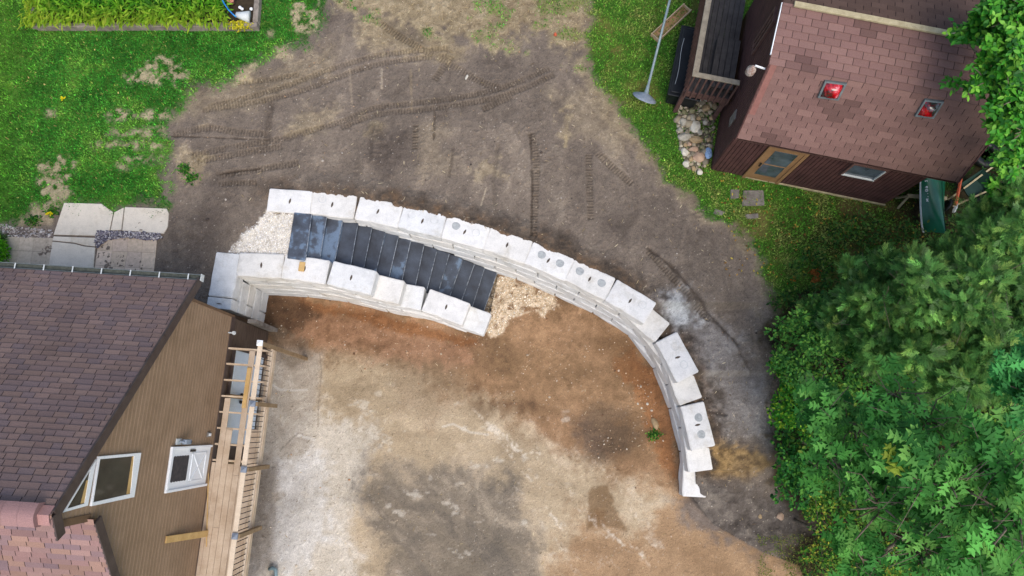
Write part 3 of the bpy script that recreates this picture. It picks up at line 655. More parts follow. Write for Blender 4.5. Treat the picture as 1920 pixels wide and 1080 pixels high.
def put_block(me, p, t, z, label, group, top=False, knobs=()):
    o = bpy.data.objects.new("concrete_block", me); COL.objects.link(o)
    # +x along travel; pit to the right of travel is -y: front face looks there
    o.location = (p.x, p.y, z); o.rotation_euler = (random.gauss(0, .004), random.gauss(0, .004), math.atan2(t.y, t.x)+random.gauss(0, .006))
    tag(o, label, 'concrete block', group)
    if top:
        s = bpy.data.objects.new("lifting_slot", slot_me); COL.objects.link(s); s.parent = o; s.location = (top if isinstance(top, float) else random.uniform(-.03, .03), .31, 0); s.rotation_euler = (0, 0, random.uniform(-.3, .1))
    for kx, ky, kind in knobs:
        s = bpy.data.objects.new("cement_patch" if kind else "cast_ring", knob_me if kind else knobr_me); COL.objects.link(s); s.parent = o; s.location = (kx, ky, 0)
    return o
def chord_block(cv, q0, q1, off, z, me, label, group, **kw):
    a, b = cv.off(q0, off), cv.off(q1, off); t = (b-a).normalized(); m_ = (a+b)/2
    return put_block(me, m_, t, z, label, group, **kw)
# curved wall: top course joints as measured, lower courses running on half a block
G1 = 'concrete blocks of the curved retaining wall'
jA = [CW.proj(at(*p, ZT[0])) for p, k in cw_px[:10]]
kn = {4: [(-.28, .4, 1), (.26, .36, 0)], 1: [(-.3, .42, 0)], 3: [(-.3, .4, 0), (.3, .4, 0)], 6: [(-.24, .38, 1), (.27, .36, 1)], 7: [(-.32, .38, 1), (.3, .35, 1)], 8: [(.3, .38, 0)], 2: []}
extra = {4: ', one grey round patch', 6: ', two grey round patches', 7: ', crescent-shaped grey patch', 8: ', at its end'}
for i in range(9):
    chord_block(CW, jA[i], jA[i]+BL, 0, ZT[0], BM[i % 6], f"white concrete block, {ORD[i]} from left in the curved wall's top course{extra.get(i, '')}", G1, top=True, knobs=kn.get(i, []))
sB = CW.proj(at(1229, 641, ZT[1])); sC = CW.proj(at(1268, 764, ZT[2])); sBe, sCe, sDe, sEe = sB+BL, sC+BL, CW.proj(at(1293, 887, ZT[3])), CW.L
CN = ["top", "second", "third", "fourth", "lowest"]
for k, e in ((1, sBe), (2, sCe), (3, sDe), (4, sEe)):
    q = e; row = []
    start = jA[0] if k < 3 else CW.proj(at(850, 470, ZT[2]))
    while q-BL > start-.62: row.append(q-BL); q -= BL
    # in the second course match the top course's half-block running joint near the left
    for j, q in enumerate(row):
        vis_top = j == 0 or (k in (1, 2) and j == 1)
        nm = ["end", "second from the end", "third from the end", "fourth from the end"][j] if j < 4 else f"{ORD[j]} from the right-hand end"
        lab = f"pale concrete block in the curved wall's {CN[k]} course, {nm}"
        if j == 0: lab = f"exposed end block of the curved wall's {CN[k]} course"
        kk = [(-.2, .38, 1), (.22, .34, 1)] if (k == 2 and j == 0) else ([(-.25, .38, 0), (.25, .36, 0)] if (k == 1 and j == 0) else [])
        chord_block(CW, q, q+BL, BAT*k, ZT[k], (BM if vis_top else BMF)[j % 4], lab, G1, top=(vis_top and (k == 1 or (k == 2 and j == 0))), knobs=kk)
# wall beside the steps
G2 = 'concrete blocks of the wall beside the steps'
jS = [SW.proj(at(*p, ZT[0])) for p in ((441, 518), (525, 521), (610, 531))]
for i in range(3):
    chord_block(SW, jS[i]+(.0 if i else .02), jS[i]+BL+(.02 if i < 2 else .06), 0, ZT[0], BM[(i+1) % 6], f"white concrete block, {ORD[i]} from the corner in the steps wall's top course" + (', offcut on it' if i == 1 else ''), G2, top=True)
eC = SW.proj(at(867, 610, ZT[2])); eD = SW.L
eB = SW.proj(at(748, 570, ZT[1]))
for k, e in ((1, eB), (2, eC), (3, eD), (4, eD-.5)):
    q = e; j = 0
    while q-BL > -.75:
        q0 = max(q-BL, .03 if k % 2 else .03)
        L_ = q-q0
        nm = f"{ORD[j]} from the foot of the steps" if j else "end block at the foot of the steps"
        if L_ > .3:
            me = (BM if j < 2 else BMF)[(j+k) % 4]
            o = chord_block(SW, q0, q, BAT*k, ZT[k], me, f"pale concrete block, steps wall's {CN[k]} course, {nm}", G2, top=(-.33 if (k == 2 and j == 1) else (k == 2 and j == 0)), knobs=[(-.1, .32, 0)] if (k == 2 and j == 1) else [])
            if L_ < BL-.02: o.scale.x = L_/BL
        q -= BL; j += 1
# return wall to the house
G3 = 'concrete blocks of the short wall beside the house'
rt = (RWn-RWs); rt.z = 0; rt.normalize(); rr = Vector((rt.y, -rt.x, 0))
rtop = Vector((RWn.x, RWn.y, 0))+rt*.62
Lr = (rtop-Vector((RWs.x, RWs.y, 0))).length
for k in range(5):
    q = Lr if k % 2 == 0 else Lr-.62; j = 0
    while q > .15:
        q0 = max(q-BL, -.02)
        L_ = q-q0; p = Vector((RWs.x, RWs.y, 0))+rt*((q+q0)/2)+rr*BAT*k
        o = put_block((BM[3] if k == 0 else BMF[(j+k) % 4]) if L_ > .7 else BHALF, p, rt, ZT[k], f"bluish grey concrete block, house-side wall's {CN[k]} course, " + ["far from the house", "nearer the house", "against the house"][j], G3, top=(k == 0 and j == 1), knobs=[(-.2, .36, 0), (.3, .36, 0)] if (k == 0 and j == 0) else [])
        base = BL if L_ > .7 else BL/2
        o.scale.x = L_/base
        q -= BL; j += 1
# timber offcut on the wall
p = at(566, 500, ZT[0]+.03); mb = MB(); d = Vector((.12, 1, 0)).normalized()
mb.bar(p-d*.12, p+d*.12, .14, .045); tag(mb.build("wood_offcut", M['lumber_y'], loc=p, bevel=.004), 'small yellow timber offcut lying on the wall beside the steps', 'wood piece')

# ------------------------------------------------------------------ black steps
M['step_edge'] = mat_var('worn_lit_step_edge', C(84, 92, 102), C(176, 184, 192), 9, .8, lo=.40, hi=.66)  # pale edge bars: wear, plus the edge highlight put into the colour
upx = [(551, 400), (584, 404), (612, 409), (642, 415), (671, 421), (697, 429), (722, 437), (747, 444), (770, 452), (795, 460), (819, 470), (842, 477), (867, 488), (889, 497), (908, 504), (931, 514)]
lpx = [(538, 481), (573, 486), (599, 489), (627, 493), (657, 500), (681, 507), (704, 513), (729, 521), (753, 529), (778, 539), (800, 545), (821, 551), (842, 559), (864, 567), (885, 577), (906, 586)]
looks = ['step_wet', 'step_wet', 'step_wet', 'step_dark', 'step_dark', 'step_mid', 'step_dark', 'step_mid', 'step_dark', 'step_dark', 'step_dark', 'step_mid', 'step_dark', 'step_dark', 'step_dark']
for i in range(15):
    z = 2.33-.138*i; bk = .10 if i else 0
    a, b = at(*upx[i+1], z), at(*lpx[i+1], z)
    zz = z if i == 0 else z
    c_, d__ = at(*lpx[i], zz), at(*upx[i], zz)
    ex = (a-b).normalized(); a = a+ex*.04; d__ = d__+ex*.04; b = b-ex*.05; c_ = c_-ex*.05
    run = ((a+b)-(c_+d__)).normalized(); c_ = c_-run*bk; d__ = d__-run*bk
    q = (a+b+c_+d__)/4
    mb = MB(); mb.poly([c_, b, a, d__], (0, 0, .16))
    o = mb.build("step_slab", M[looks[i]], loc=(q.x, q.y, z-.16), bevel=.02)
    lk = {'step_wet': 'black step slab with a blue-grey film', 'step_mid': 'black step slab with bluish blotches', 'step_dark': 'plain black step slab'}[looks[i]]
    mb = MB(); mb.bar(a-ex*.02+Vector((0, 0, -.006)), b+ex*.02+Vector((0, 0, -.006)), .016, .018); mb.build("worn_lit_edge", M['step_edge'], o)
    tag(o, f"{lk}, {ORD[i]} from the top of the stairs" if i < 14 else f"{lk}, lowest of the stairs by the gravel", 'step', 'black slabs of the curved stairs')

# ------------------------------------------------------------------ shingles and siding helpers
def shingles(tf_p, ulen, vlen, row, tab, colfn, parent, name, ulim=None, jitter=.0):
    """tf_p(u, v, h): site point u along the eave, v up the slope, h off the roof. Each tab is a face of its own over a dark sheet."""
    mb = MB(); r = random.Random(5)
    mb.cur = C(40, 34, 36); u0, u1 = (0, ulen)
    mb.add([tf_p(ulim(0)[0] if ulim else 0, 0, 0), tf_p(ulim(0)[1] if ulim else ulen, 0, 0), tf_p(ulim(vlen)[1] if ulim else ulen, vlen, 0), tf_p(ulim(vlen)[0] if ulim else 0, vlen, 0)], [(0, 1, 2, 3)])
    n = int(math.ceil(vlen/row))
    for i in range(n):
        v0, v1 = i*row, min((i+1)*row, vlen); a, b = ulim((v0+v1)/2) if ulim else (0, ulen)
        u = a-r.uniform(0, tab) if jitter else a-(tab/2 if i % 2 else 0)
        while u < b:
            w = tab*(1+r.uniform(-jitter, jitter)); x0, x1 = max(u, a), min(u+w-.011, b)
            if x1-x0 > .01:
                mb.cur = colfn((x0+x1)/2, v0, r)
                mb.add([tf_p(x0, v0-.004, .022), tf_p(x1, v0-.004, .022), tf_p(x1, v1, .006), tf_p(x0, v1, .006), tf_p(x0, v0-.004, .004), tf_p(x1, v0-.004, .004)], [(0, 1, 2, 3), (4, 5, 1, 0)])
            u += w
    return mb.build(name, M['shingle'], parent)
def siding(tf_p, z0, z1, ylim, lap, parent, name, mat, depth=.034):
    """horizontal laps between z0 and z1; ylim(z) gives the wall's extent"""
    mb = MB(); z = z0
    while z < z1-1e-3:
        zt = min(z+lap, z1); a0, b0 = ylim(z); a1, b1 = ylim(zt)
        zm = z+(zt-z)*.62; am, bm_ = ylim(zm)
        mb.add([tf_p(depth, a0, z), tf_p(depth, b0, z), tf_p(depth*.9, bm_, zm), tf_p(depth*.9, am, zm), tf_p(.001, b1, zt-.012), tf_p(.001, a1, zt-.012), tf_p(.001, b1, zt), tf_p(.001, a1, zt), tf_p(0, a0, z), tf_p(0, b0, z)], [(0, 1, 2, 3), (3, 2, 4, 5), (5, 4, 6, 7), (8, 9, 1, 0)])
        z = zt
    return mb.build(name, mat, parent)

# ------------------------------------------------------------------ the house on the left
house = thing("house", HL((-3, -3, 0)), 'brown house with purple shingled roof and tan lap siding, left of the dirt yard', 'house')
DZ = 2.75; OV = .15
eY, eZ = hpx(371, 527, OV); aY, aZ = hpx(97, 966, OV)
sY, sZ = hpx(107, 1008, OV); lY, lZ = hpx(177, 979, OV); mY, mZ = hpx(209, 1080, OV)
slope = (aZ-eZ)/(eY-aY)
def roof_z(y): return eZ+(eY-y)*slope
YS = mY-3.0                                     # the house runs on past the picture
lsl = (lZ-mZ)/(lY-mY); l_end = lY-4.5
WX = -9.0
# walls
tfw = lambda X_, y, z: HL((X_, y, z))
def gl_lim(z):
    n_ = 0.0 if z < roof_z(0)-.12 else min(0.0, eY-(z+.12-eZ)/slope)
    s_lo = l_end
    zl = lZ-(lY-l_end)*lsl
    if z > zl-.1: s_lo = min(lY-.02, lY-(lZ-.1-z)/lsl) if z < lZ-.1 else lY+.05
    if z > sZ-.1: s_lo = max(s_lo, aY-(aZ-.1-z)*(aY-sY)/max(.05, aZ-sZ)) if z < aZ-.1 else aY
    return (min(s_lo, n_-.01), n_)
back = MB(HL); back.box(WX, l_end, -.1, -.003, 0, DZ-.1); back.add([(-.002, 0, DZ-.1), (-.002, 0, roof_z(0)-.1), (-.002, aY, aZ-.1), (-.002, lY, aZ-.6), (-.002, lY, lZ-.1), (-.002, l_end, lZ-.1-(lY-l_end)*lsl), (-.002, l_end, DZ-.1)], [tuple(range(7))])
back.add([(-.002, 0, 0), (-.002, 0, roof_z(0)-.05), (WX, 0, roof_z(0)-.05), (WX, 0, 0)], [(0, 1, 2, 3)])
back.build("wall", M['base_wall'], house)
siding(tfw, DZ-.18, aZ-.12, gl_lim, .135, house, "gable_siding", M['siding'])
siding(tfw, 0.02, DZ-.2, lambda z: (-.02 - 7, -.02), .16, house, "basement_siding", M['base_wall'], .015)
mb = MB(HL); mb.box(.02, -7, DZ-.21, .05, -.0, DZ-.02); mb.build("ledger_board", M['dark_trim'], house)
mb = MB(HL); mb.box(-.02, -.01, DZ-.18, .045, .05, roof_z(0)-.35); mb.build("corner_board", M['brown_trim'], house)
mb = MB(HL); mb.box(.03, .0, -.05, .26, .10, 1.7); mb.build("footing", M['footing'], house)
# main roof, north slope
up_ = Vector((0, aY-eY, aZ-eZ)); Lv = up_.length; up_ /= Lv; nrm = Vector((0, up_.z, -up_.y)); nrm = nrm if nrm.z > 0 else -nrm
cols_h = [(106, 87, 82), (112, 91, 86), (99, 84, 85), (118, 97, 91), (96, 82, 84), (109, 89, 81), (122, 101, 93), (92, 82, 88)]
def colh(u, v, r):
    c = tuple(.45*a+.55*b for a, b in zip(C(*r.choice(cols_h)), C(112, 94, 88))); n_ = mnoise.noise(Vector((u*.9, v*.5, 3)))+.6*mnoise.noise(Vector((u*2.3, v*.8, 9)))
    k = 1.38+.26*n_+r.gauss(0, .045); return mul(c, max(.55, k))
def tfN(u, v, h): return HL(Vector((WX+u, eY, eZ))+up_*v+nrm*h)
roof = shingles(tfN, OV-WX, Lv, .128, .26, colh, house, "roof", jitter=.35)
mb = MB(HL)   # deck of the roof under the shingles, with its rake and eave boards
mb.poly([(WX, eY, eZ-.02), (OV-.03, eY, eZ-.02), (OV-.03, aY, aZ-.02), (WX, aY, aZ-.02)], (0, 0, .12)); mb.build("roof_deck", M['brown_trim'], roof)
mb = MB(HL); mb.bar((OV, eY+.02, eZ-.09), (OV, aY, aZ-.09), .035, .20, (0, 0, 1)); mb.build("rake_board", M['dark_trim'], roof)
mb = MB(HL); mb.bar((OV, aY+.02, aZ-.09), (OV, sY, sZ-.09), .036, .19, (0, 0, 1)); mb.build("rake_board", M['dark_trim'], roof)
# ridge and short southern fall over the step in the wall
us = Vector((0, sY-aY, sZ-aZ)); Ls = us.length; us /= Ls; ns_ = Vector((0, us.z, -us.y)); ns_ = ns_ if ns_.z > 0 else -ns_
lit_pinks = [(168, 132, 126), (162, 124, 118), (176, 140, 130), (150, 122, 124), (172, 134, 114), (158, 124, 118), (142, 118, 124), (178, 140, 120)]  # same shingles as the north slope, southern light painted in as paler pink
def colp(u, v, r):
    c = tuple(.6*a+.4*b for a, b in zip(C(*r.choice(lit_pinks)), C(142, 120, 117))); return mul(c, .92+.25*mnoise.noise(Vector((u*1.2, v*1.2, 7)))+r.gauss(0, .05))
def tfS(u, v, h): return HL(Vector((OV-u, sY, sZ))-us*v+ns_*h)
shingles(tfS, OV-WX, Ls, .128, .26, colp, roof, "ridge_shingles", jitter=.35)
mb = MB(HL); mb.cur = C(170, 132, 126)
for k in range(28):
    x1 = OV-.02-.3*k; mb.cur = mul(C(172, 132, 126), random.uniform(.82, 1.12))
    mb.add([(x1, aY+.13, aZ-.10+.03), (x1-.29, aY+.13, aZ-.10+.03), (x1-.29, aY-.0, aZ+.04), (x1, aY, aZ+.04), (x1-.29, aY-.16, aZ-.03), (x1, aY-.16, aZ-.03)], [(0, 1, 2, 3), (3, 2, 4, 5)])
mb.build("ridge_cap", M['shingle'], roof)
vY, _z = hpx(65, 950, OV)
vx = (on_plane(64, 968, HL((0, aY, aZ+.1)), Vector((0, 0, 1)))-H0).dot(He)
mb = MB(HL); n_ = 10; prof = [(aY+.17-.36*k/(n_-1), aZ+.02+.10*math.sin(math.pi*(k+.6)/(n_+.2))) for k in range(n_)]
mb.cur = C(160, 128, 124)
for k in range(30):
    xa, xb = vx-.25*k, vx-.25*(k+1)+.004; mb.cur = mul(C(160, 126, 122), random.uniform(.85, 1.1))
    for (y0, z0), (y1, z1) in zip(prof, prof[1:]): mb.add([(xa, y0, z0), (xb, y0, z0), (xb, y1, z1), (xa, y1, z1)], [(0, 1, 2, 3)])
mb.add([(vx, y, z) for y, z in prof]+[(vx, prof[-1][0], aZ-.1), (vx, prof[0][0], aZ-.1)], [tuple(range(n_+2))])
mb.build("ridge_vent", M['shingle'], roof)
# wall step and lower southern roof
mb = MB(HL); mb.box(WX, lY+.02, lZ-.2, -.02, lY+.10, sZ-.1); mb.build("upper_wall", M['siding'], house)
mb = MB(HL); mb.box(-.02, lY+.0, lZ-.05, .05, lY+.12, sZ-.12); mb.build("corner_board", M['brown_trim'], house)
ul = Vector((0, -1, -lsl)); ul.normalize(); nl = Vector((0, -ul.z, ul.y)); nl = nl if nl.z > 0 else -nl; Ll = 4.2
def tfL(u, v, h): return HL(Vector((OV-u, lY+.05, lZ+.05*lsl))+ul*(Ll-v)+nl*h)
lroof = shingles(tfL, OV-WX, Ll, .128, .26, colp, house, "lower_roof", jitter=.35)
mb = MB(HL); a_ = Vector((OV, lY+.03, lZ-.08)); mb.bar(a_, a_+ul*Ll, .035, .19, (0, 0, 1)); mb.build("rake_board", M['dark_trim'], lroof)
mb = MB(HL); a_ = Vector((WX, lY+.05, lZ-.02)); b_ = Vector((OV-.03, lY+.05, lZ-.02)); mb.poly([a_, b_, b_+ul*Ll, a_+ul*Ll], (0, 0, .1)); mb.build("roof_deck", M['brown_trim'], lroof)
# gutter along the northern eave
mb = MB(HL); y0 = eY+.03; gz = eZ-.02
mb.box(WX, y0, gz-.11, OV+.04, y0+.012, gz+.01); mb.box(WX, y0+.108, gz-.11, OV+.04, y0+.12, gz+.012); mb.box(WX, y0+.012, gz-.11, OV+.04, y0+.108, gz-.10)
gut = mb.build("gutter", M['gutter'], house)
mb = MB(HL); mb.box(WX, y0+.013, gz-.095, OV+.0, y0+.107, gz-.05); mb.build("leaf_litter", M['gutter_in'], gut)
mb = MB(HL); mb.box(OV+.042, y0-.02, gz-.13, OV+.055, y0+.13, gz+.016); mb.build("end_cap", M['grey_light'], gut)
for k in range(8):
    x = OV-.22-k*.62; mb = MB(HL); mb.bar((x, y0-.03, gz+.02), (x, y0+.118, gz+.02), .025, .008); mb.build("gutter_strap", M['grey_light'], gut)
# windows in the gable
def panel(pxs, X_, thick, name, mat, parent, bevel=0):
    mb = MB(HL); pts_ = [(X_, *hpx(px, py, X_)) for px, py in pxs]
    mb.poly(pts_, (thick, 0, 0)); return mb.build(name, mat, parent, bevel=bevel)
def shrink(pxs, k):
    cx = sum(p[0] for p in pxs)/len(pxs); cy = sum(p[1] for p in pxs)/len(pxs); return [(cx+(x-cx)*k, cy+(y-cy)*k) for x, y in pxs]
def framed(pxs, inner, glass, label_name="window"):
    w = panel(pxs, .052, .05, label_name, M['glass'], house)            # backing box sits in the siding
    mb = MB(HL); o_ = [(.07, *hpx(*p, .07)) for p in pxs]; i_ = [(.07, *hpx(*p, .07)) for p in inner]; n = len(pxs)
    back_ = [(.03, q[1], q[2]) for q in o_]; ib = [(.055, q[1], q[2]) for q in i_]
    mb.add(o_+i_+back_+ib, [(k, (k+1) % n, n+(k+1) % n, n+k) for k in range(n)]+[(k, 2*n+k, 2*n+(k+1) % n, (k+1) % n) for k in range(n)]+[(n+k, n+(k+1) % n, 3*n+(k+1) % n, 3*n+k) for k in range(n)])
    mb.build("frame", M['white'], w); panel(inner, .058, .004, "pane", glass, w); return w
w1 = framed([(186, 856), (265, 849), (252, 932), (172, 949)], [(188, 861), (252, 855), (245, 926), (175, 942)], M['glass'])
w2 = framed([(181, 861), (165, 948), (118, 961)], [(170, 880), (159, 944), (126, 954)], M['glass'])
panel([(248, 856), (254, 855), (243, 927), (237, 928)], .06, .002, "curtain", M['lumber_y'], w1)
panel([(167, 900), (162, 901), (151, 945), (158, 943)], .06, .002, "curtain", M['lumber_y'], w2)
# upper door with its window shade
door = panel([(322, 838), (396, 834), (384, 911), (310, 925)], .055, .05, "door", M['white'], house)
mb = MB(HL)
def dq(u, v, X_=.062):                     # u 0..1 across the door, v 0..1 up the door
    A, B, D_, C_ = [hpx(*p, .055) for p in ((397, 834), (384, 911), (322, 838), (310, 925))]
    y = A[0]+(B[0]-A[0])*u; z = A[1]+(D_[1]-A[1])*v; return (X_, y, z)
for (u0, v0, u1, v1) in ((0, 0, .055, 1), (.945, 0, 1, 1), (.055, .955, .945, 1)):
    a, b = dq(u0, v0, .05), dq(u1, v1, .05); mb.box(.05, min(a[1], b[1]), a[2], .085, max(a[1], b[1]), b[2])
mb.build("door_frame", M['white'], door, bevel=.004)
mb = MB(HL)
for (u0, v0, u1, v1) in ((.16, .1, .84, .13), (.16, .45, .84, .48), (.16, .1, .19, .48), (.81, .1, .84, .48)):
    a, b = dq(u0, v0), dq(u1, v1); mb.box(.05, min(a[1], b[1]), a[2], .066, max(a[1], b[1]), b[2])
a, b, c_, d__ = dq(.19, .13, .062), dq(.81, .45, .062), dq(.81, .13, .062), dq(.19, .45, .062); mb.bar(a, b, .05, .014, (1, 0, 0)); mb.bar(c_, d__, .05, .012, (1, 0, 0))
mb.build("cross_panel", M['white'], door, bevel=.003)
mb = MB(HL); pts_ = []
for k in range(6):
    for j in range(6): a = math.pi*(j+.5)/6; pts_.append(dq(.24-.03*math.sin(a), .56+.060*(k+.5)-.030*math.cos(a)))
for k in range(5, -1, -1):
    for j in range(5, -1, -1): a = math.pi*(j+.5)/6; pts_.append(dq(.76+.03*math.sin(a), .56+.060*(k+.5)-.030*math.cos(a)))
mb.poly(pts_, (.008, 0, 0)); sh = mb.build("window_shade", M['shade'], door)
mb = MB(HL); a, b = dq(.11, .44, .075), dq(.11, .56, .075); mb.bar(a, b, .05, .03, (1, 0, 0)); mb.build("handle", M['black'], door, bevel=.006)
# wall lamp, outlet box
yl, zl = hpx(340, 828, .06)
mb = MB(HL); mb.box(.03, yl-.06, zl-.02, .06, yl+.06, zl+.2); lampp = mb.build("wall_lamp", M['grey_light'], house)
mb = MB(HL); mb.box(.06, yl-.02, zl+.05, .16, yl+.02, zl+.1); mb.box(.1, yl-.05, zl-.18, .2, yl+.05, zl+.06); mb.build("lantern", M['lamp_grey'], lampp, bevel=.01)
mb = MB(HL); mb.lathe((.15, yl, zl-.26), [(.03, 0), (.045, .03), (.045, .07)], 10); mb.build("sensor", M['black'], lampp)
yo, zo = hpx(392, 815, .05); mb = MB(HL); mb.box(.03, yo-.055, zo-.08, .07, yo+.055, zo+.1); ob = mb.build("outlet_box", M['footing'], house, bevel=.008)
mb = MB(HL); mb.box(.07, yo-.03, zo-.05, .082, yo+.03, zo+.06); mb.build("cover", M['white'], ob)
yo, zo = hpx(434, 624, .1); mb = MB(HL); mb.bar((.0, yo, zo), (.14, yo, zo), .03, .03); mb.lathe((.16, yo, zo-.03), [(.03, 0), (.05, .02), (.04, .07)], 10); mb.build("floodlight", M['grey_light'], house)
# double basement door under the deck
by0, _ = hpx(439, 655, 0); yA = hpx(480, 665, .04)[0]; 
mb = MB(HL); bt = 2.27
yN = hpx(448, 658, .04)[0]; 
yN = -.76; yS = -3.08
mb.box(.0, yS, .2, .04, yN, bt); bd = mb.build("basement_door", M['white_blue'], house)
mb = MB(HL); mb.box(0, yN, 0, .07, yN+.08, bt+.08); mb.box(0, yS-.08, 0, .07, yS, bt+.08); mb.box(0, yS, bt, .07, yN, bt+.08); mb.build("door_frame", M['dark_trim'], bd)
ym = (yN+yS)/2
mb = MB(HL)
for yy in (ym-.58, ym+.58):
    for z0, z1 in ((.35, 1.05), (1.2, 2.15)):
        for r_ in ((yy-.36, z0, yy-.33, z1), (yy+.33, z0, yy+.36, z1), (yy-.33, z0, yy+.33, z0+.03), (yy-.33, z1-.03, yy+.33, z1)): mb.box(.04, r_[0], r_[1], .052, r_[2], r_[3])
mb.build("door_panel_moulding", M['white_blue'], bd)
for yy in (ym-.09, ym+.09): mb = MB(HL); mb.lathe((.07, yy, 1.5), [(.03, -.03), (.05, 0), (.03, .03)], 10, (1, 0, 0)); mb.bar((.09, yy-.01, 1.5), (.09, yy+.01, 1.6), .05, .03); mb.build("handle", M['black'], bd)

# ------------------------------------------------------------------ deck in front of the gable
deck = thing("deck", HL((.6, -2, 0)), 'half-built pale timber deck along the tan gable wall, with black balusters', 'deck')
dX = 1.16; dN = -.62
yJ = [hpx(x, y, .1)[0] for x, y in ((434, 651),)]
j0 = (at(432, 652, DZ-.06)-H0).dot(Hn); jend = (at(470, 863, DZ)-H0).dot(Hn)
js = []
for px, py in ((432, 653), (428, 682), (421, 712), (415, 742), (411, 772), (406, 802), (402, 832), (399, 862)):
    js.append((at(px, py, DZ-.05)-H0).dot(Hn))
for y in js+[js[-1]-.41*k for k in range(1, 7)]:
    mb = MB(HL); mb.box(.052, y-.02, DZ-.22, dX-.05, y+.02, DZ-.03); mb.build("joist", M['lumber'], deck)
mb = MB(HL); mb.box(dX-.048, js[0]-8, DZ-.23, dX-.005, js[0]+.02, DZ-.028); mb.build("rim_joist", M['lumber'], deck)
ds = (at(395, 866, DZ)-H0).dot(Hn)
def board(x0, x1, y0, y1, z=DZ, mat='deckwood', parent=deck, name='deck_board'):
    mb = MB(HL); mb.box(x0, y0, z-.027, x1, y1, z); return mb.build(name, M[mat], parent, bevel=.004)
Yb = js[-1]-6
xs = [.055, .145, .29, .435, .58, .725]
starts = [ds-.12, js[4]+.15, js[5]-.1, js[0]-.02, ds-.1, ds-.05]
tops = {0: ds, 1: -1.95, 2: -2.67, 3: ds-.02, 4: -.80, 5: ds-.06}
jr = random.Random(3)
for k, x in enumerate(xs):
    y = tops[k]; first = True
    while y > Yb:
        y2 = max(Yb, y-jr.uniform(2.2, 3.7))
        board(x+.002, x+(.088 if k == 0 else .140), y2+.004, y); y = y2
        first = False
board(dX-.12, dX+.02, Yb, js[0]+.02, DZ, 'lumber')
board(.872, 1.035, Yb, -2.65, DZ, 'deckwood')
# loose board lying on the joists
mb = MB(HL); ya = (at(466, 688, DZ+.03)-H0).dot(Hn); mb.bar((.645, -1.2, DZ+.02), (.635, -2.16, DZ+.02), .10, .035)
lb = mb.build("loose_board", M['lumber_y'], loc=HL((.64, -1.7, DZ)), bevel=.004); tag(lb, 'yellow loose board lying across the open deck joists', 'board')
RX = 1.10; RZ = DZ+.93
rN = (at(487, 641, RZ)-H0).dot(Hn); rX = (at(487, 641, RZ)-H0).dot(He)
rXb = (at(434, 1060, RZ)-H0).dot(He); RX = (rX+rXb)/2
pys = [rN-.03]+[(at(px, py, RZ)-H0).dot(Hn) for px, py in ((472, 757), (454, 880), (439, 1005))]
pys += [pys[-1]-1.5, pys[-1]-3.0]
for i, y in enumerate(pys):
    mb = MB(HL)
    if i == 0: mb.box(RX-.045, y-.045, -.2, RX+.045, y+.045, RZ+.02)
    else: mb.box(RX+.03, y-.045, DZ-.45, RX+.12, y+.045, RZ+.0)
    po = mb.build("rail_post", M['postwood'], deck, bevel=.004)
    mb = MB(HL)
    cx = RX if i == 0 else RX+.02
    mb.box(cx-.065, y-.065, RZ+.021, cx+.065, y+.065, RZ+.05); mb.add([(cx-.06, y-.06, RZ+.05), (cx+.06, y-.06, RZ+.05), (cx+.06, y+.06, RZ+.05), (cx-.06, y+.06, RZ+.05), (cx, y, RZ+.08)], [(0, 1, 4), (1, 2, 4), (2, 3, 4), (3, 0, 4)])
    mb.build("post_cap", M['white'] if i == 0 else M['cap'], po)
mb = MB(HL); mb.box(RX-.055, pys[-1], RZ-.035, RX+.055, pys[0]+.03, RZ); mb.build("top_rail", M['rail'], deck, bevel=.005)
mb = MB(HL); mb.box(RX-.02, pys[-1], DZ+.07, RX+.02, pys[0], DZ+.11); mb.build("bottom_rail", M['rail'], deck)
y = pys[0]-.1
while y > pys[4]:
    if min(abs(y-q) for q in pys) > .07:
        mb = MB(HL); mb.tube([(RX, y, DZ+.10), (RX, y, RZ-.03)], .0095, 6); mb.build("baluster", M['black'], deck)
    y -= .118
for y in (pys[0]-1.2, pys[2], pys[3]-.6):
    mb = MB(HL); mb.box(.08, y-.045, -.1, .17, y+.045, DZ-.23); mb.build("support_post", M['postwood'], deck)
# board standing against the wall, broom handle on the deck
yb, zb = hpx(392, 998, .1); mb = MB(HL); mb.bar((.19, (at(388, 1000, DZ)-H0).dot(Hn), DZ), (.05, hpx(312, 1012, .06)[0], hpx(312, 1012, .06)[1]), .14, .035, (1, 0, 0))
tag(mb.build("leaning_board", M['lumber_y'], loc=HL((.15, -3, DZ)), bevel=.004), 'yellow board standing upright against the tan siding on the deck', 'board')
a, b = at(391, 880, DZ+.02), at(387, 1025, DZ+.02); mb = MB(); mb.tube([a, b], .013, 8)
tag(mb.build("wooden_pole", M['lumber_y'], loc=(a+b)/2), 'thin yellow pole lying on the deck boards beside the wall', 'pole')
a = at(515, 1072, .14); mb = MB(); mb.tube([a+Vector((-.08, -.25, 0)), a+Vector((.04, -.1, .0)), a+Vector((.03, .05, .02)), a+Vector((-.06, .09, 0)), a+Vector((-.16, .06, -.06))], .05, 12)
tag(mb.build("drain_pipe", M['pipe'], smooth=True, loc=a), 'bluish grey plastic pipe elbow on the gravel at the slab edge', 'pipe')

# ------------------------------------------------------------------ shed, upper right
shed = thing("shed", SL((2.2, 2, GZ)), 'dark red board shed with brown gambrel shingle roof and two skylights', 'shed')
SW_, SD_ = 4.5, 3.9
ez = 4.62
def s_xy(px, py, z): w = at(px, py, z)-S0; return w.dot(Se), w.dot(Sn)
eyf = (s_xy(1383, 262, ez)[1]+s_xy(1797, 336, ez)[1])/2
ux0, ux1 = -.06, s_xy(1797, 336, ez)[0]
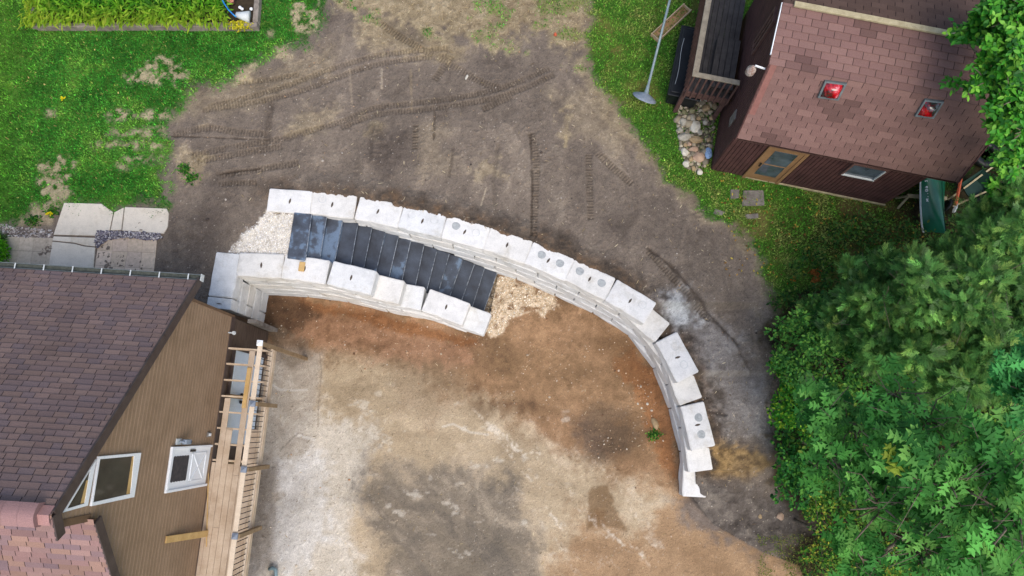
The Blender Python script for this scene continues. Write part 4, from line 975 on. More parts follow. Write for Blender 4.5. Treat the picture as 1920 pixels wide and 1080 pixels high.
# break height: the left rake stays at the same X
best = min((abs(s_xy(1442, 119, z)[0]-ux0), z) for z in [5.2+.02*k for k in range(80)]); bz = best[1]; byf = s_xy(1442, 119, bz)[1]
best = min((abs(s_xy(1467, 4, z)[0]-ux0), z) for z in [bz+.02*k for k in range(120)]); rz_ = max(best[1], bz+.35); ryf = s_xy(1467, 4, rz_)[1]
print('shed', eyf, ux0, ux1, bz, byf, rz_, ryf)
SD_ = 2*ryf
def sh_col(u, v, r, dk=1.0):
    n_ = mnoise.noise(Vector((u*.8, v*.9, 4)))+.5*mnoise.noise(Vector((u*2, v*2, 8)))
    c = C(*[(138, 104, 96), (134, 101, 93), (142, 108, 99), (131, 98, 91)][r.randrange(4)])
    c = mul(c, 1-.32*min(1, max(0, (-.12-n_)/.25)))
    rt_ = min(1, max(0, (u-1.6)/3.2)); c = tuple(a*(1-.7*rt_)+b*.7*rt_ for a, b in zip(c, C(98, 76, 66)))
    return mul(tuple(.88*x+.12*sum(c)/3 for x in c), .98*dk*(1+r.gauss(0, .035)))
def slope_tf(y0, z0, y1, z1):
    d = Vector((0, y1-y0, z1-z0)); L = d.length; d /= L; n_ = Vector((0, -d.z, d.y)); n_ = n_ if n_.z > 0 else -n_
    return (lambda u, v, h: SL(Vector((ux0+u, y0, z0))+d*v+n_*h)), L, d, n_
tA, LA, dA, nA = slope_tf(eyf, ez, byf, bz); tB, LB, dB, nB = slope_tf(byf-.02, bz+.004, ryf, rz_)
tC, LC, dC, nC = slope_tf(2*ryf-byf, bz, ryf, rz_); tD, LD, dD, nD = slope_tf(2*ryf-eyf, ez, 2*ryf-byf, bz)
UW = ux1-ux0
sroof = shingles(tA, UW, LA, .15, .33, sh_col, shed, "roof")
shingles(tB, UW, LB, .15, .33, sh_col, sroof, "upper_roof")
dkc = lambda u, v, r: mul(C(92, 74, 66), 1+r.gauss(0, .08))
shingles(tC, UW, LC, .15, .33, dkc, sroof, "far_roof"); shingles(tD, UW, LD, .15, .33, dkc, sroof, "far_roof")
mb = MB(SL)
for y0, z0, y1, z1 in ((eyf, ez, byf, bz), (byf, bz, ryf, rz_), (2*ryf-byf, bz, ryf, rz_), (2*ryf-eyf, ez, 2*ryf-byf, bz)):
    mb.poly([(ux0+.02, y0, z0-.02), (ux1-.02, y0, z0-.02), (ux1-.02, y1, z1-.02), (ux0+.02, y1, z1-.02)], (0, 0, .09))
mb.build("roof_deck", M['shed_wall'], sroof)
mb = MB(SL)
for ux in (ux0, ux1):
    mb = MB(SL)
    for (y0, z0), (y1, z1) in (((eyf, ez), (byf, bz)), ((byf, bz), (ryf, rz_)), ((ryf, rz_), (2*ryf-byf, bz))): mb.bar((ux, y0, z0-.055), (ux, y1, z1-.055), .03, .12, (0, 0, 1))
    mb.build("rake_board", M['shed_wall'], sroof)
mb = MB(SL); mb.bar((ux0-.02, byf+.15, bz+.08), (ux0-.02, ryf, rz_-.02), .018, .04, (0, 0, 1)); mb.build("rake_flashing", M['white'], sroof)
mb = MB(SL); mb.bar((ux0+.10, eyf+.3, ez+.30*(bz-ez)/(byf-eyf)+.035), (ux0+.10, byf-.02, bz+.02), .13, .012, (0, -1, 1)); mb.cur = None; mb.build("rake_shingle_strip", mat_var('rake_shingle', C(138, 94, 86), C(156, 110, 100), 5, .95), sroof)
a_, b_ = s_xy(1490, 6, rz_+.05)[0], s_xy(1772, 46, rz_+.05)[0]
mb = MB(SL); mb.box(a_, ryf-.07, rz_+.005, ux1-.3, ryf+.05, rz_+.06); mb.build("ridge_board", M['ridge_board'], sroof, bevel=.006)
mb = MB(SL); mb.box(ux0+.02, eyf+.0, ez-.13, ux1-.02, eyf+.022, ez-.005); mb.build("fascia_board", M['brown_paint'], sroof)
# skylights
for pxs in ([(1548, 153), (1586, 158), (1571, 187), (1535, 182)], [(1735, 188), (1768, 192), (1750, 221), (1717, 217)]):
    p0 = SL((0, eyf, ez)); nW = Se*nA.x+Sn*nA.y+Vector((0, 0, nA.z))
    q = [on_plane(*p, p0+nW*.06, nW) for p in pxs]; cc = sum(q, Vector())/4
    mb = MB(); ng = 7; i_ = [cc+(p-cc)*.9 for p in q]
    mb.add([i_[0].lerp(i_[1], u/ng).lerp(i_[3].lerp(i_[2], u/ng), v/ng)+nW*(.13*(1-(2*u/ng-1)**4)*(1-(2*v/ng-1)**4)) for v in range(ng+1) for u in range(ng+1)], [(v*(ng+1)+u, v*(ng+1)+u+1, (v+1)*(ng+1)+u+1, (v+1)*(ng+1)+u) for v in range(ng) for u in range(ng)])
    sk = mb.build("skylight", M['red_pane'], sroof, smooth=True)
    mb = MB(); n = 4; o_ = [cc+(p-cc)*1.08 for p in q]; i_ = [cc+(p-cc)*.88 for p in q]
    mb.add([p+nW*.012 for p in o_]+[p+nW*.012 for p in i_]+[p-nW*.06 for p in o_]+[p-nW*.04 for p in i_], [(k, (k+1) % 4, 4+(k+1) % 4, 4+k) for k in range(4)]+[(k, 8+k, 8+(k+1) % 4, (k+1) % 4) for k in range(4)]+[(4+k, 4+(k+1) % 4, 12+(k+1) % 4, 12+k) for k in range(4)])
    mb.build("skylight_frame", M['gutter'], sk)
# walls with upright boards
def upright(tf_p, x0, x1, ztop, z0, w, name, mat):
    mb = MB(); x = x0
    while x < x1-.01:
        xe = min(x+w, x1); za, zb_ = ztop(x), ztop(xe-.012)
        mb.add([tf_p(x, z0, .022), tf_p(xe-.014, z0, .022), tf_p(xe-.014, zb_, .022), tf_p(x, za, .022), tf_p(x, z0, 0), tf_p(xe-.014, z0, 0), tf_p(xe-.014, zb_, 0), tf_p(x, za, 0)], [(0, 1, 2, 3), (4, 0, 3, 7), (1, 5, 6, 2)]); x = xe
    return mb.build(name, mat, shed)
mb = MB(SL)
ce = .1
mb.add([(0, 0, GZ-.2), (SW_, 0, GZ-.2), (SW_, 0, ez-ce), (0, 0, ez-ce)], [(0, 1, 2, 3)])
prof = [(0, GZ-.2), (0, ez-ce+.1), (byf, bz-.1), (ryf, rz_-.1), (2*ryf-byf, bz-.1), (2*ryf, ez-ce), (2*ryf, GZ-.2)]
for x in (0.0, SW_): mb.add([(x, y, z) for y, z in prof], [tuple(range(7))])
mb.build("wall", mat_var('wall_groove', C(30, 22, 22), C(40, 30, 30), 5, .9), shed)
upright(lambda x, z, h: SL((x, -h, z)), 0, SW_, lambda x: ez-ce-.02, GZ-.02, .10, "wall_boards", M['shed_wall'])
def gz_(y):
    y = y if y < ryf else 2*ryf-y
    return (ez-ce+.08+(bz-ez)*y/byf if y < byf else bz-.1+(rz_-bz)*(y-byf)/(ryf-byf))-.02
upright(lambda y, z, h: SL((-h, y, z)), 0, SD_, gz_, GZ-.02, .10, "wall_boards", M['shed_wall'])
mb = MB(SL); mb.box(.8, -.06, GZ-.1, SW_+.02, -.02, GZ+.05); mb.build("skirt_board", M['ridge_board'], shed)
# shed door and window on the front
def spx(px, py, off=.03): w = on_plane(px, py, S0-Sn*off, Sn)-S0; return w.dot(Se), w.z
dx0 = spx(1398, 330)[0]; dx1 = spx(1452, 343)[0]
dt = GZ+1.98
mb = MB(SL); mb.box(dx0, -.05, GZ+.02, dx1, -.024, dt); sdoor = mb.build("door", M['tan_door'], shed)
mb = MB(SL)
for r_ in ((dx0-.08, GZ, dx0, dt+.1), (dx1, GZ, dx1+.08, dt+.1), (dx0, dt, dx1, dt+.1)): mb.box(r_[0], -.07, r_[1], r_[2], -.024, r_[3])
mb.build("door_frame", M['tan_door'], sdoor)
mb = MB(SL); mb.box(dx0+.12, -.058, GZ+.38, dx1-.12, -.051, dt-.12); mb.build("glass", M['glass_blue'], sdoor)
mb = MB(SL); mb.box(dx0+.12, -.064, GZ+1.05, dx1-.12, -.0585, GZ+1.09); mb.build("glazing_bar", M['tan_door'], sdoor)
mb = MB(SL); mb.bar((dx0+.05, -.09, GZ+.95), (dx0+.05, -.09, GZ+1.13), .03, .03); mb.build("handle", M['black'], sdoor)
wx0, wz0 = spx(1580, 324); wx1 = spx(1640, 333)[0]
mb = MB(SL); mb.box(wx0, -.05, wz0, wx1, -.024, wz0+.62); swin = mb.build("window", M['glass_blue'], shed)
mb = MB(SL)
for r_ in ((wx0-.05, wz0-.06, wx1+.05, wz0), (wx0-.05, wz0+.62, wx1+.05, wz0+.68), (wx0-.05, wz0, wx0, wz0+.62), (wx1, wz0, wx1+.05, wz0+.62)): mb.box(r_[0], -.08, r_[1], r_[2], -.024, r_[3])
mb.build("frame", M['brown_paint'], swin)
mb = MB(SL); mb.box(wx0-.02, -.09, wz0-.012, wx1+.03, -.052, wz0+.02); mb.box(wx1-.012, -.085, wz0+.021, wx1+.016, -.052, wz0+.6); mb.build("sill", M['grey_light'], swin)
# gable window and lamp on the left wall
def wpx(px, py, off=.03): w = on_plane(px, py, S0-Se*off, Se)-S0; return w.dot(Sn), w.z
pw = [(-.04, *wpx(*p)) for p in ((1411, 98), (1437, 68), (1457, 12), (1450, 50))]
y0_, z0_ = wpx(1414, 98); y1_, z1_ = wpx(1455, 20)
y0_, y1_ = sorted((y0_, y1_)); z0_, z1_ = sorted((z0_, z1_))
z1_ = min(z1_, gz_((y0_+y1_)/2)-.2)
mb = MB(SL); mb.box(-.05, y0_, z0_, -.023, y1_, z1_); gw = mb.build("window", M['glass'], shed)
mb = MB(SL)
for r_ in ((y0_-.06, z0_-.06, y1_+.06, z0_), (y0_-.06, z1_, y1_+.06, z1_+.06), (y0_-.06, z0_, y0_, z1_), (y1_, z0_, y1_+.06, z1_), ((y0_+y1_)/2-.02, z0_, (y0_+y1_)/2+.02, z1_)): mb.box(-.075, r_[0], r_[1], -.023, r_[2], r_[3])
mb.build("frame", M['brown_paint'], gw)
ly, lz = wpx(1420, 132, .2); 
mb = MB(SL); mb.bar((-.02, ly, lz+.1), (-.3, ly, lz+.16), .03, .03); lp = mb.build("lamp_bracket", M['white'], shed)
mb = MB(SL); mb.lathe((-.32, ly, lz-.06), [(.04, -.14), (.10, -.08), (.10, .06), (.05, .14), (.02, .2)], 12); mb.build("lamp_shade", M['rust'], lp, smooth=True)
ly2, lz2 = wpx(1374, 222); mb = MB(SL); mb.box(-.045, ly2-.12, lz2-.25, -.023, ly2+.12, lz2+.25); mb.build("notice_board", M['footing'], shed)

# ------------------------------------------------------------------ raised walkway along the shed
wz = 3.5; rzz = 4.42
fl = [(at(1289, 172, wz)-S0).dot(Se), (at(1289, 172, wz)-S0).dot(Sn)]; fr = [(at(1377, 192, wz)-S0).dot(Se), (at(1377, 192, wz)-S0).dot(Sn)]
bx0, bx1 = fl[0], min(fr[0], -.12); by_ = (fl[1]+fr[1])/2; byE = by_+5.0
print('balcony', bx0, bx1, by_)
bal = thing("raised_walkway", SL((bx0+.6, by_+1, GZ)), 'black weathered timber walkway with brown railing along the shed side', 'walkway')
nb = 8; bw = (bx1-bx0)/nb
for k in range(nb):
    mb = MB(SL); mb.box(bx0+k*bw+.004, by_+.04, wz-.04, bx0+(k+1)*bw-.004, byE, wz+random.uniform(0, .006)); mb.build("floor_board", M['old_board'], bal, bevel=.004)
mb = MB(SL); mb.box(bx0-.02, by_, wz-.2, bx1+.02, by_+.038, wz+.005); mb.build("rim_board", M['brown_paint'], bal)
mb = MB(SL); mb.box(bx0-.042, by_, wz-.2, bx0-.002, byE, wz+.0); mb.build("rim_board", M['brown_paint'], bal)
mb = MB(SL); mb.box(bx0-.1, by_-.06, rzz-.04, bx1-.02, by_+.06, rzz); mb.build("end_rail", M['old_rail'], bal, bevel=.006)
mb = MB(SL); mb.box(bx0-.1, by_+.062, rzz-.04, bx0+.04, byE, rzz); mb.build("side_rail", M['old_rail'], bal, bevel=.006)
nbal = 8
for k in range(nbal):
    x = bx0-.03+(bx1-bx0)*k/(nbal-1); mb = MB(SL); mb.box(x-.02, by_-.042, wz-.2, x+.02, by_-.002, rzz-.042); mb.build("baluster", M['brown_paint'], bal)
y = by_+.14
while y < byE:
    mb = MB(SL); mb.box(bx0-.084, y-.02, wz-.2, bx0-.044, y+.02, rzz-.042); mb.build("baluster", M['brown_paint'], bal); y += .135
for x in (bx0-.04, bx1-.06):
    mb = MB(SL); mb.box(x-.05, by_+.04, GZ-.1, x+.05, by_+.14, wz-.042); mb.build("support_post", M['brown_paint'], bal)
for y in (by_+2, by_+3.8):
    for x in (bx0+.06, bx1-.06): mb = MB(SL); mb.box(x-.05, y, GZ-.1, x+.05, y+.1, wz-.042); mb.build("support_post", M['brown_paint'], bal)
px0 = (at(1337, 120, wz+.25)-S0).dot(Se)
pyA, pyB = by_+.16, (at(1350, 68, wz+.25)-S0).dot(Sn); pb = (bx1-px0)/4
pl = thing("step_platform", SL((px0+.3, (pyA+pyB)/2, wz)), 'grey four-board step platform standing on the black walkway by the shed door', 'platform')
for k in range(4):
    mb = MB(SL); mb.box(px0+k*pb+.005, pyA, wz+.20, px0+(k+1)*pb-.005, pyB, wz+.235); mb.build("platform_board", M['old_board'], pl, bevel=.004)
mb = MB(SL); mb.box(px0+.02, pyA+.02, wz+.01, px0+.06, pyB-.02, wz+.198); mb.box(bx1-.06, pyA+.02, wz+.01, bx1-.02, pyB-.02, wz+.198); mb.build("platform_base", M['old_board'], pl)

# ------------------------------------------------------------------ things around the shed
# black lidded tub
tb = [at(1279, 45, GZ+.62), at(1318, 48, GZ+.62), at(1300, 182, GZ+.62), at(1252, 176, GZ+.62)]
cc = sum(tb, Vector())/4; u_ = (tb[1]-tb[0]).normalized(); v_ = (tb[0]-tb[3]).normalized(); u_ = Vector((v_.y, -v_.x, 0)); Lt = (tb[0]-tb[3]).length; Wt = .85
tl = (tb[0]+tb[3])/2
tf = lambda p: tl+u_*p[0]+v_*p[1]+Vector((0, 0, p[2]-.62))
tub = thing("storage_tub", tf((.4, 0, 0)), 'long black lidded tub standing on the grass under the walkway', 'tub')
mb = MB(tf); mb.box(.05, -Lt/2+.05, 0, Wt-.05, Lt/2-.05, .53); mb.build("tub_body", M['black_plastic'], tub, bevel=.03)
mb = MB(tf); mb.box(0, -Lt/2, .532, Wt, Lt/2, .60); mb.box(.06, -Lt/2+.08, .60, Wt-.06, Lt/2-.08, .64); mb.build("lid", M['black_plastic'], tub, bevel=.02)
mb = MB(tf); mb.tube([(.13+.02*math.sin(k), -Lt/2+.3+k*.22, .648) for k in range(7)], .006, 5); mb.build("dried_trickle", M['grey_light'], tub)
# wooden trough and the pole lying across it
q = [at(1221, 64, GZ+.12), at(1234, 76, GZ+.12), at(1296, 18, GZ+.12), at(1284, 6, GZ+.12)]
cc = sum(q, Vector())/4; u_ = (q[2]-q[1]).normalized(); v_ = Vector((-u_.y, u_.x, 0)); Lq = (q[2]-q[1]).length/2; Wq = .13
tf = lambda p: cc+u_*p[0]+v_*p[1]+Vector((0, 0, p[2]-.12))
M['trough_side'] = wood('pale_trough_edge', C(190, 164, 128), C(216, 192, 158), 8)
tro = thing("wooden_trough", tf((0, 0, 0)), 'open pale wooden trough lying on the grass under the steel pole', 'trough')
mb = MB(tf); mb.box(-Lq, -Wq, 0, Lq, Wq, .02); mb.build("trough_bottom", M['trough'], tro)
for s_ in (-1, 1):
    mb = MB(tf); mb.box(-Lq, s_*Wq-.012, .021, Lq, s_*Wq+.012, .13); mb.build("side_board", M['trough_side'], tro)
    mb = MB(tf); mb.box(s_*(Lq-.03)-.012, -Wq+.013, .021, s_*(Lq-.03)+.012, Wq-.013, .125); mb.build("end_board", M['trough_side'], tro)
a = at(1211, 178, GZ+.26); b = at(1259, -12, GZ+.75); d = (b-a).normalized(); b = a+d*4.2
pole = thing("steel_pole", at(1210, 186, GZ), 'galvanised steel pole with a dished round base, leaning over the wooden trough', 'pole')
mb = MB(); mb.tube([a+d*.22, b], .034, 12); mb.build("shaft", M['steel'], pole, smooth=True)
mb = MB(); mb.tube([a+d*.02, a+d*.12, a+d*.13, a+d*.26], [.062, .058, .046, .044], 12); mb.build("collar", M['steel'], pole, smooth=False)
mb = MB(); dd = (d+Vector((.1, -.25, .55))).normalized(); mb.lathe(a, [(.04, .05), (.12, .02), (.25, -.035), (.33, -.075), (.335, -.09), (.25, -.075), (.14, -.10), (.07, -.15), (.03, -.17)], 28, dd); mb.build("dished_base", M['lamp_grey'], pole, smooth=True)
# rocks beside the shed
def rock_mesh(seed, s):
    bm = bmesh.new(); bmesh.ops.create_icosphere(bm, subdivisions=3, radius=1)
    r = random.Random(seed); pl = [(Vector((r.gauss(0, 1), r.gauss(0, 1), r.gauss(0, 1))).normalized(), r.uniform(.62, .9)) for _ in range(9)]
    for v in bm.verts:
        for n_, d in pl:
            e = v.co.dot(n_)-d
            if e > 0: v.co -= n_*e*.92
        v.co *= 1+.10*mnoise.noise(v.co*2.2+Vector((seed, 0, 0)))+.04*mnoise.noise(v.co*7)
    bmesh.ops.scale(bm, vec=s, verts=bm.verts); me = bpy.data.meshes.new("rock"); bm.to_mesh(me); bm.free(); return me
RM = {'grey': mat_var('grey_rock', C(142, 138, 124), C(196, 190, 174), 9, .9, bump=.4), 'pale': mat_var('pale_rock', C(196, 190, 172), C(226, 220, 204), 9, .9, bump=.4),
      'tan': mat_var('tan_rock', C(150, 128, 96), C(190, 166, 128), 9, .9, bump=.4), 'mossy': mat_var('mossy_rock', C(104, 106, 74), C(150, 146, 112), 9, .9, bump=.4), 'pinkish': mat_var('pinkish_rock', C(172, 142, 120), C(200, 172, 146), 9, .9, bump=.4)}
rocks = [(1295, 193, 15, 10, 'grey', 'flat grey rock beside the walkway post, at the pile\'s upper left'), (1324, 203, 13, 13, 'tan', 'squarish tan rock below the walkway edge in the rock pile'), (1341, 199, 10, 15, 'tan', 'upright ochre rock against the shed, below the walkway'),
         (1298, 207, 12, 11, 'mossy', 'mossy rock between grey ones near the top of the rock pile'), (1298, 222, 12, 14, 'grey', 'pale grey smooth rock left of the jagged white one'), (1281, 228, 13, 16, 'grey', 'wide grey rock on the grass side of the rock pile, upper half'),
         (1304, 237, 17, 26, 'pale', 'large jagged white rock, brightest of the pile'), (1283, 256, 22, 15, 'grey', 'broad flat grey slab at the left of the rock pile'), (1305, 262, 22, 13, 'tan', 'broad tan rock in the middle of the rock pile'),
         (1300, 280, 16, 13, 'pinkish', 'pinkish rock in the lower middle of the rock pile'), (1284, 285, 12, 14, 'pale', 'rounded whitish rock near the lower left of the pile'), (1310, 295, 20, 18, 'pinkish', 'large pinkish rock beside the blue bag'), (1287, 308, 13, 12, 'pale', 'white speckled rock near the pile\'s lower tip'),
         (1312, 323, 10, 9, 'pale', 'small pale rock lying apart at the lowest tip'), (1300, 316, 8, 10, 'tan', 'small tan rock beside the lowest pale one'), (1296, 298, 8, 9, 'tan', 'small ochre rock between pinkish rocks low in the pile'), (1276, 243, 9, 10, 'grey', 'small grey rock at the grass edge of the pile'),
         (1312, 248, 11, 10, 'grey', 'grey rock touching the white jagged one on its right'), (1322, 230, 9, 9, 'grey', 'small grey rock right of the white jagged one'), (1315, 214, 9, 9, 'mossy', 'small mossy rock under the walkway corner'), (1282, 210, 9, 9, 'mossy', 'mossy rock on the grass by the walkway post'),
         (1318, 188, 15, 8, 'grey', 'flat grey rock half under the walkway edge'), (1334, 221, 8, 8, 'tan', 'small tan rock against the shed wall'), (1293, 270, 8, 8, 'pinkish', 'small pinkish rock below the flat grey slab'), (1317, 276, 9, 8, 'mossy', 'small mossy rock above the blue bag'),
         (1328, 262, 8, 8, 'tan', 'small ochre rock close to the shed corner'), (1274, 195, 9, 9, 'pale', 'pale rock beside the left walkway post'), (1285, 272, 8, 7, 'tan', 'small tan rock under the broad grey slab'), (1326, 247, 8, 8, 'mossy', 'small mossy rock between pile and shed'), (1310, 222, 8, 7, 'tan', 'small tan rock above the white jagged one')]
px_m = 17.6/1332
for i, (px, py, w, h, cn, lab) in enumerate(rocks):
    p = at(px, py, GZ+.06); me = rock_mesh(i*3+1, (w*px_m*.62, h*px_m*.62, min(w, h)*px_m*.5)); me.materials.append(RM[cn])
    o = bpy.data.objects.new("rock", me); COL.objects.link(o); o.location = p; o.rotation_euler = (0, 0, random.uniform(-.3, .3)); tag(o, lab, 'rock', 'rocks piled beside the shed')
p = at(1328, 288, GZ+.1); me = rock_mesh(99, (.1, .17, .09)); me.materials.append(M['blue_bag']); o = bpy.data.objects.new("plastic_bag", me); COL.objects.link(o); o.location = p; tag(o, 'crumpled blue and white plastic bag between rocks and shed corner', 'bag')
pebbles("rock_pile_rubble", 1900, box_of([(1266, 186), (1345, 325)], up), [(130, 122, 104), (164, 152, 128), (100, 92, 78), (184, 174, 152)], (.034, .5), lambda x, y: (sdist(P2([(1266, 186), (1345, 190), (1338, 260), (1330, 300), (1310, 325), (1285, 312), (1270, 250)]), x, y) < 0)*.9)
# stepping stones in the grass
for pxs, lab in (([(1394, 358), (1432, 357), (1434, 385), (1392, 386)], 'square grey stepping stone in the grass before the shed door'), ([(1371, 356), (1386, 355), (1385, 373), (1370, 374)], 'small pale stepping stone left of the square grey one'),
                 ([(1396, 402), (1420, 400), (1422, 410), (1398, 410)], 'thin sliver of stepping stone half sunk below the square one'), ([(1340, 392), (1360, 398), (1352, 404), (1338, 400)], 'flat stone at the grass edge beside the dirt')):
    q = P2(pxs); mb = MB(); q = [p+Vector((random.uniform(-.02, .02), random.uniform(-.02, .02), .03)) for p in q]; mb.poly(q[::-1], (0, 0, .08)); tag(mb.build("stepping_stone", M['footing'], loc=sum(q, Vector())/4, bevel=.012), lab, 'stepping stone', 'stepping stones by the shed')

# canoe leaning at the shed's right end
cA = at(1742, 432, GZ+.55); cdir = (at(1778, 320, GZ+1.3)-cA); cdir.z = .12; cdir.normalize()
side = Vector((cdir.y, -cdir.x, 0)).normalized(); nrm_c = (side*.62+Vector((0, 0, .78))).normalized(); wid = nrm_c.cross(cdir).normalized()
if wid.x > 0: wid = -wid
canoe = thing("canoe", cA, 'green canoe with white gunwale, propped on its side under the shed eave', 'canoe')
Lc = 4.2; ns2 = 22; nk = 12; vs_ = []
for i in range(ns2+1):
    t_ = i/ns2; w_ = max(.02, .60*math.sin(math.pi*min(max(t_, .0), 1))**.62); dp = .36-.1*math.sin(math.pi*t_); sh_ = .16*(abs(2*t_-1))**3
    for k in range(nk+1):
        a = math.pi*k/nk; yy = w_*math.cos(a); zz = (dp+sh_)*math.sin(a)**.75
        vs_.append(cA+cdir*(t_*Lc+.10*math.sin(a)*(1 if t_ > .5 else -1)*abs(2*t_-1)**4)+wid*(yy-.1)+nrm_c*(zz-.12-sh_*.3))
mb = MB(); mb.add(vs_, [(i*(nk+1)+k, (i+1)*(nk+1)+k, (i+1)*(nk+1)+k+1, i*(nk+1)+k+1) for i in range(ns2) for k in range(nk)])
hull = mb.build("hull", M['canoe'], canoe, smooth=True)
for k, nm in ((0, 'left'), (nk, 'right')):
    mb = MB(); mb.tube([vs_[i*(nk+1)+k] for i in range(ns2+1)], .024, 6); mb.build("gunwale", M['grey_light'], canoe, smooth=True)
mb = MB(); keel = [vs_[i*(nk+1)+nk//2]+nrm_c*.004 for i in range(ns2+1)]; mb.tube(keel, .008, 5); mb.build("keel_line", M['tarpgreen'], canoe)
# registration marks on the hull (strokes as thin plates)
def strokes(ch): return {'F': [((0, 0), (0, 1)), ((0, 1), (.6, 1)), ((0, .5), (.5, .5))], 'Z': [((0, 1), (.6, 1)), ((.6, 1), (0, 0)), ((0, 0), (.6, 0))], '6': [((.6, 1), (0, .6)), ((0, .6), (0, 0)), ((0, 0), (.6, 0)), ((.6, 0), (.6, .5)), ((.6, .5), (0, .5))], '0': [((0, 0), (0, 1)), ((0, 1), (.6, 1)), ((.6, 1), (.6, 0)), ((.6, 0), (0, 0))], '.': [((.2, 0), (.35, .2))], 'M': [((0, 0), (0, 1)), ((0, 1), (.35, .3)), ((.35, .3), (.7, 1)), ((.7, 1), (.7, 0))]}.get(ch, [])
def hull_pt(t_, k_):
    i = min(int(t_*ns2), ns2-1); f = t_*ns2-i; j = min(int(k_), nk-1); g_ = k_-j
    A = vs_[i*(nk+1)+j].lerp(vs_[(i+1)*(nk+1)+j], f); B = vs_[i*(nk+1)+j+1].lerp(vs_[(i+1)*(nk+1)+j+1], f); return A.lerp(B, g_)
mb = MB(); tpos = .30
for ch in "FZ 60..M":
    for (x0, y0), (x1, y1) in strokes(ch):
        p_, q_ = hull_pt(tpos-.016*x0, 1.0+.55*(1-y0)), hull_pt(tpos-.016*x1, 1.0+.55*(1-y1)); n_ = (p_-cA-cdir*(p_-cA).dot(cdir)).normalized()
        mb.bar(p_+n_*.006, q_+n_*.006, .014, .006, n_)
    tpos -= .018
mb.build("hull_lettering", M['white'], canoe)
# sawhorse bar the canoe rests on
a = at(1701, 367, GZ+.45); b = at(1775, 372, GZ+.45); mb = MB(); mb.bar(a, b, .09, .05); mb.bar(a+Vector((.05, 0, -.02)), a+Vector((-.05, .1, -.5)), .05, .04); mb.bar(b+Vector((-.05, 0, -.02)), b+Vector((.05, .1, -.5)), .05, .04); mb.bar(a+Vector((.05, 0, -.02)), a+Vector((-.02, -.2, -.5)), .05, .04); mb.bar(b+Vector((-.05, 0, -.02)), b+Vector((.05, -.2, -.5)), .05, .04)
tag(mb.build("canoe_trestle", M['ridge_board'], loc=(a+b)/2), 'low grey timber trestle holding the canoe beside the shed', 'trestle')
# orange ladder
lad = thing("ladder", at(1794, 385, GZ+.3), 'orange fibreglass ladder lying beside the green canoe', 'ladder')
a = at(1793, 384, GZ+.55); b = at(1806, 318, GZ+1.25); dl = (b-a).normalized(); s2 = Vector((.16, .02, -.32))
for s_ in (0, 1):
    mb = MB(); mb.bar(a+s2*s_, a+s2*s_+dl*3.2, .085, .03, Vector((.5, 0, 1))); mb.build("rail", M['orange'], lad, bevel=.004)
for k in range(9): mb = MB(); p_ = a+dl*(.25+k*.32); mb.tube([p_, p_+s2], .017, 8); mb.build("rung", M['grey_light'], lad)
for s_ in (0, 1):
    mb = MB(); p_ = a+s2*s_; mb.bar(p_-dl*.12, p_-dl*.002, .1, .05, Vector((.5, 0, 1))); mb.build("foot", M['grey_light'], lad)
# wheelbarrow: dark tray, pale handles
wbt = thing("wheelbarrow", at(1830, 352, GZ), 'dark green wheelbarrow with pale wooden handles behind the shed', 'wheelbarrow')
o_ = at(1832, 352, GZ+.45); f_ = (at(1890, 318, GZ+.6)-o_); f_.z = 0; f_.normalize(); l_ = Vector((-f_.y, f_.x, 0))
tf = lambda p: o_+f_*p[0]+l_*p[1]+Vector((0, 0, p[2]))
mb = MB(tf); rim = [(-.42, -.3), (-.46, 0), (-.42, .3), (.3, .33), (.36, 0), (.3, -.33)]; n = 6
mb.add([(x, y, .18) for x, y in rim]+[(x*.6, y*.6, -.1) for x, y in rim], [(k, (k+1) % n, n+(k+1) % n, n+k) for k in range(n)]+[tuple(range(n, 2*n))])
mb.build("tray", M['tarpgreen'], wbt)
for s_ in (-1, 1):
    mb = MB(tf); mb.bar((-.7, s_*.1, -.18), (1.0, s_*.3, .24), .04, .045); mb.build("handle", M['ridge_board'], wbt)
    mb = MB(tf); mb.bar((.25, s_*.22, -.05), (.3, s_*.26, -.44), .03, .03); mb.build("leg", M['black'], wbt)
mb = MB(tf); mb.lathe((-.75, 0, -.26), [(.12, -.04), (.18, -.035), (.19, 0), (.18, .035), (.12, .04)], 18, l_); mb.build("wheel", M['black_plastic'], wbt, smooth=True)
# old tyre
p = at(1842, 292, GZ+.02); mb = MB(); prof = [(.2, .02), (.3, .0), (.36, .04), (.37, .1), (.36, .16), (.3, .2), (.2, .18), (.19, .1), (.2, .02)]
mb.lathe(p, prof, 28); me_ = mb.build("tyre", M['black_plastic'], smooth=True, loc=p); tag(me_, 'black tyre lying on the ground behind the shed', 'tyre')

